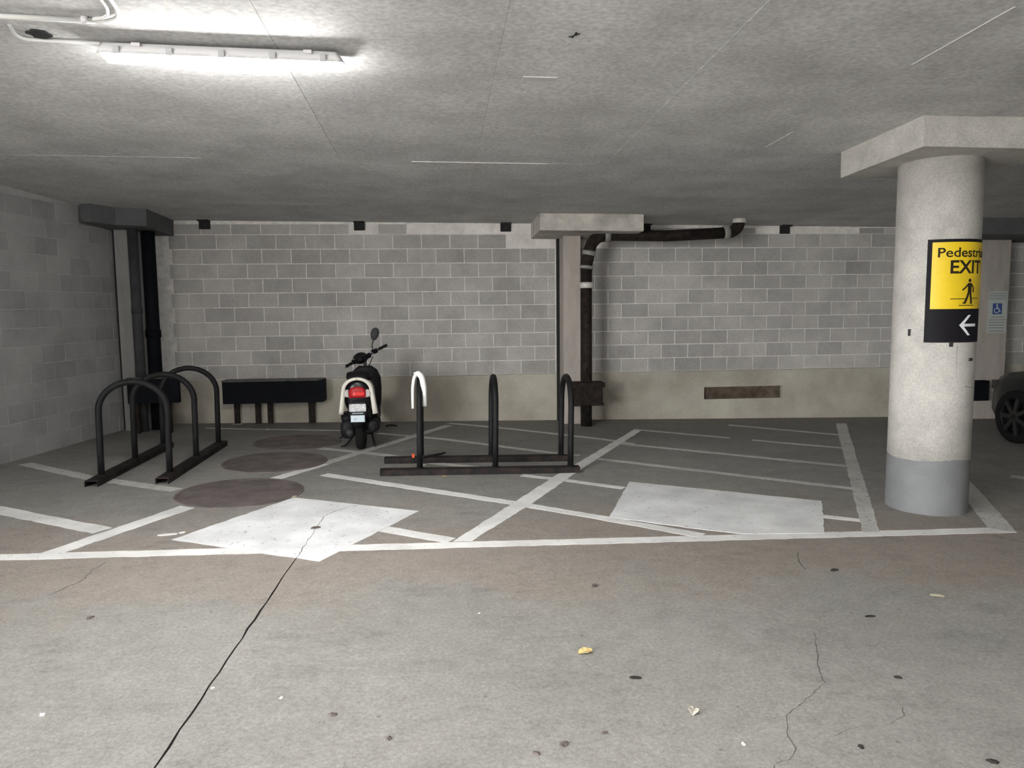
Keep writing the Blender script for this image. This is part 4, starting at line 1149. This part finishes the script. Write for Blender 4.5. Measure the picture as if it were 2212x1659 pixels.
# ------------------------------------------------------------------ accessible parking sign
def build_ada():
    y = 10.818
    s = empty('accessible_sign', (8.443, y, 0), label='pale accessible parking sign with blue wheelchair square beyond the round column', cat='sign')
    def V(x0, x1, z0, z1, d, m, name, parent=s): return link_bm(name, nbox(x0, x1, -d, -d + 0.0025, z0, z1), m, parent)
    V(-0.155, 0.155, 1.395, 1.815, 0.006, M_ADA, 'plate')
    for z in (1.785, 1.755, 1.728, 1.700): V(-0.140, 0.140, z - 0.008, z + 0.004, 0.0072, M_ADAINK, 'text_line')
    for z in (1.425,): V(-0.10, 0.11, z - 0.006, z + 0.006, 0.0072, M_ADAINK, 'text_line')
    b = V(-0.080, 0.070, 1.468, 1.632, 0.0075, M_ADABLUE, 'blue_square')
    bm = bmesh.new()
    def strip(pts, w):
        for q in thick(pts, w):
            vs = [bm.verts.new((x - 0.005, -0.0090, z)) for x, z in q] ; ws = [bm.verts.new((x - 0.005, -0.0074, z)) for x, z in q]
            bm.faces.new(vs); bm.faces.new(ws[::-1])
            for i in range(4): bm.faces.new((vs[i], vs[(i + 1) % 4], ws[(i + 1) % 4], ws[i]))
    c = 1.548
    strip([(-0.008 + 0.011 * math.cos(t * PI / 4), c + 0.058 + 0.011 * math.sin(t * PI / 4)) for t in range(9)], 0.010)
    strip([(-0.008, c + 0.045), (-0.004, c + 0.0), (0.026, c + 0.0), (0.040, c - 0.042), (0.052, c - 0.038)], 0.011)
    strip([(-0.006, c + 0.022), (0.022, c + 0.020)], 0.009)
    strip([(-0.012 + 0.038 * math.cos(math.radians(a)), c - 0.022 + 0.038 * math.sin(math.radians(a))) for a in range(100, 341, 20)], 0.009)
    link_bm('wheelchair_symbol', bm, M_SIGNWHT, s)
    s2 = empty('sign_plate', (8.438, y, 0), label='small pale plate mounted just under the accessible parking sign', cat='sign')
    V(-0.160, 0.155, 1.185, 1.372, 0.006, M_ADA, 'plate', s2)
    for z in (1.345, 1.305, 1.265, 1.215): V(-0.13, 0.125, z - 0.009, z + 0.006, 0.0072, M_ADAINK, 'text_line', s2)
build_ada()

# ------------------------------------------------------------------ parked car, nose to the wall
def build_car():
    # local: +y = nose, x = width; left side faces the photographer
    hw = 0.90
    s = empty('car', (7.14 + hw, 7.40, fz(8.04)), (0, TILT, 0), label='dark car at the picture edge, parked nose to the wall behind the column', cat='car')
    stations = [(-2.20, 0.62, 0.20, 0.70), (-2.10, 0.80, 0.24, 0.90), (-1.6, 0.88, 0.22, 0.98), (-0.6, 0.90, 0.20, 0.97), (0.6, 0.90, 0.20, 0.95), (1.1, 0.89, 0.22, 0.93), (1.7, 0.84, 0.24, 0.88), (2.02, 0.70, 0.26, 0.80), (2.16, 0.50, 0.28, 0.66)]
    bm = bmesh.new(); rings = []
    for y, w, z0, z1 in stations:
        ring = [(-w * 0.92, z0), (-w, z0 + 0.10), (-w, (z0 + z1) / 2), (-w * 0.97, z1 - 0.12), (-w * 0.86, z1 - 0.02), (-w * 0.4, z1 + 0.02), (w * 0.4, z1 + 0.02), (w * 0.86, z1 - 0.02), (w * 0.97, z1 - 0.12), (w, (z0 + z1) / 2), (w, z0 + 0.10), (w * 0.92, z0)]
        rings.append([bm.verts.new((x, y, z)) for x, z in ring])
    m = len(rings[0])
    for i in range(len(rings) - 1):
        for k in range(m): bm.faces.new((rings[i][k], rings[i][(k + 1) % m], rings[i + 1][(k + 1) % m], rings[i + 1][k]))
    bm.faces.new(rings[0][::-1]); bm.faces.new(rings[-1])
    body = link_bm('body', bm, M_CARPAINT, s, True)
    # greenhouse
    bm = bmesh.new()
    lo = [(-0.80, -2.0), (0.80, -2.0), (0.80, 1.05), (-0.80, 1.05)]; hi = [(-0.62, -1.55), (0.62, -1.55), (0.62, 0.25), (-0.62, 0.25)]
    a = [bm.verts.new((x, y, 0.93)) for x, y in lo]; b = [bm.verts.new((x, y, 1.46)) for x, y in hi]
    for i in range(4): bm.faces.new((a[i], a[(i + 1) % 4], b[(i + 1) % 4], b[i]))
    bm.faces.new(a[::-1]); bm.faces.new(b)
    link_bm('windows', bm, M_GLASS, s)
    link_bm('roof', nbox(-0.64, 0.64, -1.60, 0.28, 1.45, 1.50, bev=0.02), M_CARPAINT, s)
    for x0 in (-1, 1):
        for y0, y1 in ((-2.0, -1.55), (1.05, 0.25), (-0.45, -0.45)):
            bm = bmesh.new(); tube(bm, [(x0 * 0.80, y0, 0.93), (x0 * 0.625, y1, 1.46)], 0.03, 8)
            link_bm('pillar', bm, M_CARPAINT, s)
    for sx in (-1, 1):
        for y in (-1.33, 1.37):
            R_ = 0.335
            bm = bmesh.new(); lathe(bm, [(0.235, -0.11), (0.30, -0.115), (R_ - 0.008, -0.10), (R_, -0.06), (R_, 0.06), (R_ - 0.008, 0.10), (0.30, 0.115), (0.235, 0.11)], 40, 'x', cap=False)
            w = link_bm('wheel', bm, M_RUBBER, s, True, loc=(sx * 0.80, y, R_))
            bm = bmesh.new(); lathe(bm, [(0.238, -0.10), (0.225, -0.085), (0.225, 0.085), (0.238, 0.10)], 32, 'x', cap=False)
            lathe(bm, [(0.05, sx * 0.03), (0.055, sx * 0.095), (0.035, sx * 0.11)], 16, 'x')
            lathe(bm, [(0.225, sx * 0.02), (0.224, sx * 0.021)], 32, 'x')
            link_bm('rim', bm, M_BLACK, w)
            bm = bmesh.new()
            for k in range(7):
                b2 = nbox(-0.016, 0.016, -0.026, 0.026, 0.035, 0.232)
                for v in b2.verts: v.co.x += sx * 0.095
                bmesh.ops.rotate(b2, cent=(0, 0, 0), matrix=Matrix.Rotation(k * 2 * PI / 7 + 0.2, 3, 'X'), verts=b2.verts[:])
                me = bpy.data.meshes.new('tmp'); b2.to_mesh(me); b2.free(); bm.from_mesh(me); bpy.data.meshes.remove(me)
            link_bm('spokes', bm, M_ALLOY, w)
        link_bm('headlight', nbox(sx * 0.58 - 0.12, sx * 0.58 + 0.12, 1.94, 2.06, 0.62, 0.74, bev=0.02), M_HEADL, s)
        link_bm('mirror', nbox(sx * 0.98 - 0.09, sx * 0.98 + 0.09, 0.62, 0.74, 0.95, 1.07, bev=0.03), M_CARPAINT, s)
        link_bm('door_handle', nbox(sx * 0.905 - 0.012, sx * 0.905 + 0.012, -0.55, -0.37, 0.80, 0.83, bev=0.006), M_ALLOY, s)
    link_bm('bumper', nbox(-0.56, 0.56, 2.02, 2.20, 0.25, 0.50, bev=0.06), M_BLACK, s)
    return s
build_car()

# ------------------------------------------------------------------ litter on the floor
rl = random.Random(9)
def leaf(x, y, L, W, ang, m, name, label, cat, curl=0.25, group=None):
    bm = bmesh.new(); n = 6
    rows = []
    for i in range(n + 1):
        t = i / n; w = W * math.sin(PI * (0.08 + 0.86 * t)) ** 0.8 * (1 + rl.uniform(-.18, .18))
        zc = 0.004 + curl * L * 0.12 * math.sin(PI * t)
        rows.append([bm.verts.new(((t - 0.5) * L, -w / 2, zc + curl * W * 0.18)), bm.verts.new(((t - 0.5) * L, 0, zc)), bm.verts.new(((t - 0.5) * L, w / 2, zc + curl * W * 0.30))])
    for i in range(n):
        for k in range(2): bm.faces.new((rows[i][k], rows[i][k + 1], rows[i + 1][k + 1], rows[i + 1][k]))
    r = bmesh.ops.extrude_face_region(bm, geom=bm.faces[:])
    for g in r['geom']:
        if isinstance(g, bmesh.types.BMVert): g.co.z -= 0.002
    zlo = min(v.co.z for v in bm.verts)
    for v in bm.verts: v.co.z -= zlo
    return tag(link_bm(name, bm, m, None, loc=(x, y, fz(x) + 0.0005), rot=(0, TILT, ang)), label, cat, group)
def scrap(x, y, L, W, ang, m, name, label, cat, group=None, h=0.006):
    bm = bmesh.new()
    k = 9
    pts = [(0.5 * L * math.cos(2 * PI * i / k) * rl.uniform(.75, 1.1), 0.5 * W * math.sin(2 * PI * i / k) * rl.uniform(.75, 1.1)) for i in range(k)]
    prism(bm, pts, 0, lambda a, b: h * rl.uniform(0.5, 1.0))
    return tag(link_bm(name, bm, m, None, loc=(x, y, fz(x) + 0.0005), rot=(0, TILT, ang)), label, cat, group)
def blob(x, y, r, m, name, label, cat, group=None, fl=0.35):
    bm = bmesh.new(); bmesh.ops.create_icosphere(bm, subdivisions=2, radius=1)
    for v in bm.verts:
        k = 1 + rl.uniform(-.28, .28); v.co = Vector((v.co.x * r * k, v.co.y * r * k * 0.7, max(-0.2, v.co.z) * r * fl * k))
    zlo = min(v.co.z for v in bm.verts)
    for v in bm.verts: v.co.z -= zlo
    return tag(link_bm(name, bm, m, None, loc=(x, y, fz(x)), rot=(0, TILT, rl.uniform(0, 6))), label, cat, group)
leaf(0.677, 3.474, 0.075, 0.050, 0.25, M_LEAFY, 'leaf', 'yellow dry leaf alone in the middle of the bare floor', 'leaf', 0.6)
leaf(0.852, 3.203, 0.055, 0.026, -0.2, M_LEAFD, 'leaf', 'black leaf scrap near the yellow leaf', 'leaf')
leaf(1.014, 2.893, 0.050, 0.050, 1.1, M_PAPER, 'paper_scrap', 'curled cream paper scrap on the bare floor', 'paper', 0.9)
leaf(0.903, 4.343, 0.045, 0.030, 0.8, M_LEAFB, 'leaf', 'brown leaf just outside the white stall line', 'leaf', 0.5)
leaf(2.482, 4.479, 0.055, 0.032, 0.2, M_LEAFD, 'leaf', 'black leaf close to the short crack near the stall line', 'leaf', 0.5)
leaf(2.299, 3.768, 0.060, 0.025, 0.05, M_LEAFD, 'leaf', 'flat black leaf between the straw leaf and the wandering crack', 'leaf', 0.2)
leaf(2.856, 4.015, 0.075, 0.035, -0.4, M_LEAFP, 'leaf', 'pale straw leaf on the bare floor nearest the round column', 'leaf', 0.3)
leaf(2.034, 3.100, 0.035, 0.022, -0.5, M_LEAFD, 'leaf', 'tiny black leaf beside the wandering crack', 'leaf', 0.5)
blob(0.445, 2.716, 0.021, M_LEAFB, 'dirt_clump', 'dark brown dirt clump near the bottom edge', 'dirt')
blob(0.335, 2.665, 0.016, M_LEAFB, 'dirt_clump', 'small brown dirt clump touching the larger clump, on its joint side', 'dirt')
blob(0.615, 2.777, 0.014, M_LEAFB, 'dirt_clump', 'small dirt clump near the larger clump, on its crack side', 'dirt')
blob(1.567, 2.597, 0.015, M_LEAFD, 'dirt_clump', 'dark dirt lump below the branching crack', 'dirt')
blob(2.000, 2.463, 0.020, M_LEAFD, 'dirt_clump', 'dark dirt lump farthest from the sawn joint at the bottom edge', 'dirt')
blob(-0.457, 3.005, 0.020, M_LEAFB, 'dirt_clump', 'grey-brown dirt clump between the sawn joint and the reddish clump', 'dirt')
blob(-0.221, 2.813, 0.016, M_LEAFB, 'dirt_clump', 'reddish dirt clump between the joint and the picture middle', 'dirt')
blob(-1.875, 4.107, 0.022, M_LEAFB, 'dirt_clump', 'brown dirt clump alone outside the stall line, corner side of the joint', 'dirt')
for x, y, r, lab in ((-1.629, 3.109, 0.013, 'white fleck alone on the corner side of the sawn joint'), (-0.694, 3.163, 0.011, 'white fleck a hand away from the sawn joint'),
                     (-1.007, 3.274, 0.009, 'white fleck at the edge of the sawn joint'), (1.129, 2.655, 0.010, 'white fleck beside the branching crack'),
                     (0.191, 3.993, 0.007, 'white fleck alone on the middle floor'), (-2.324, 10.45, 0.016, 'white fleck in front of the long black box')):
    blob(x, y, r, M_PAPERW, 'paper_fleck', lab, 'paper', 'white paper flecks on the floor', 0.5)
scrap(-1.99, 5.62, 0.15, 0.05, 0.25, M_PAPERW, 'paper_scrap', 'flat torn white paper beside a corner of the painted square', 'paper')
scrap(-1.90, 5.66, 0.05, 0.04, 0.5, M_PAPERW, 'paper_scrap', 'smaller white paper bit next to the torn white paper', 'paper')
leaf(-0.945, 5.70, 0.075, 0.045, 0.5, M_LEAFB, 'leaf', 'reddish leaf on the crack in the white painted square', 'leaf', 0.3)
leaf(0.033, 7.395, 0.05, 0.03, 0.3, M_LEAFY, 'leaf', 'small yellow leaf lying along the bike rack with the white sleeve', 'leaf', 0.4)
leaf(-1.275, 6.66, 0.07, 0.04, 1.0, M_LEAFP, 'leaf', 'straw-coloured leaf at the top corner of the painted square', 'leaf', 0.5)
scrap(-0.18, 7.96, 0.06, 0.035, 0.2, M_PAPER, 'paper_scrap', 'cream paper scrap between the rails of the bike rack with the white sleeve', 'paper')
leaf(-0.68, 10.62, 0.16, 0.09, 0.1, M_LEAFD, 'rag', 'small dark rag on the floor between scooter and wall', 'rag', 0.6)
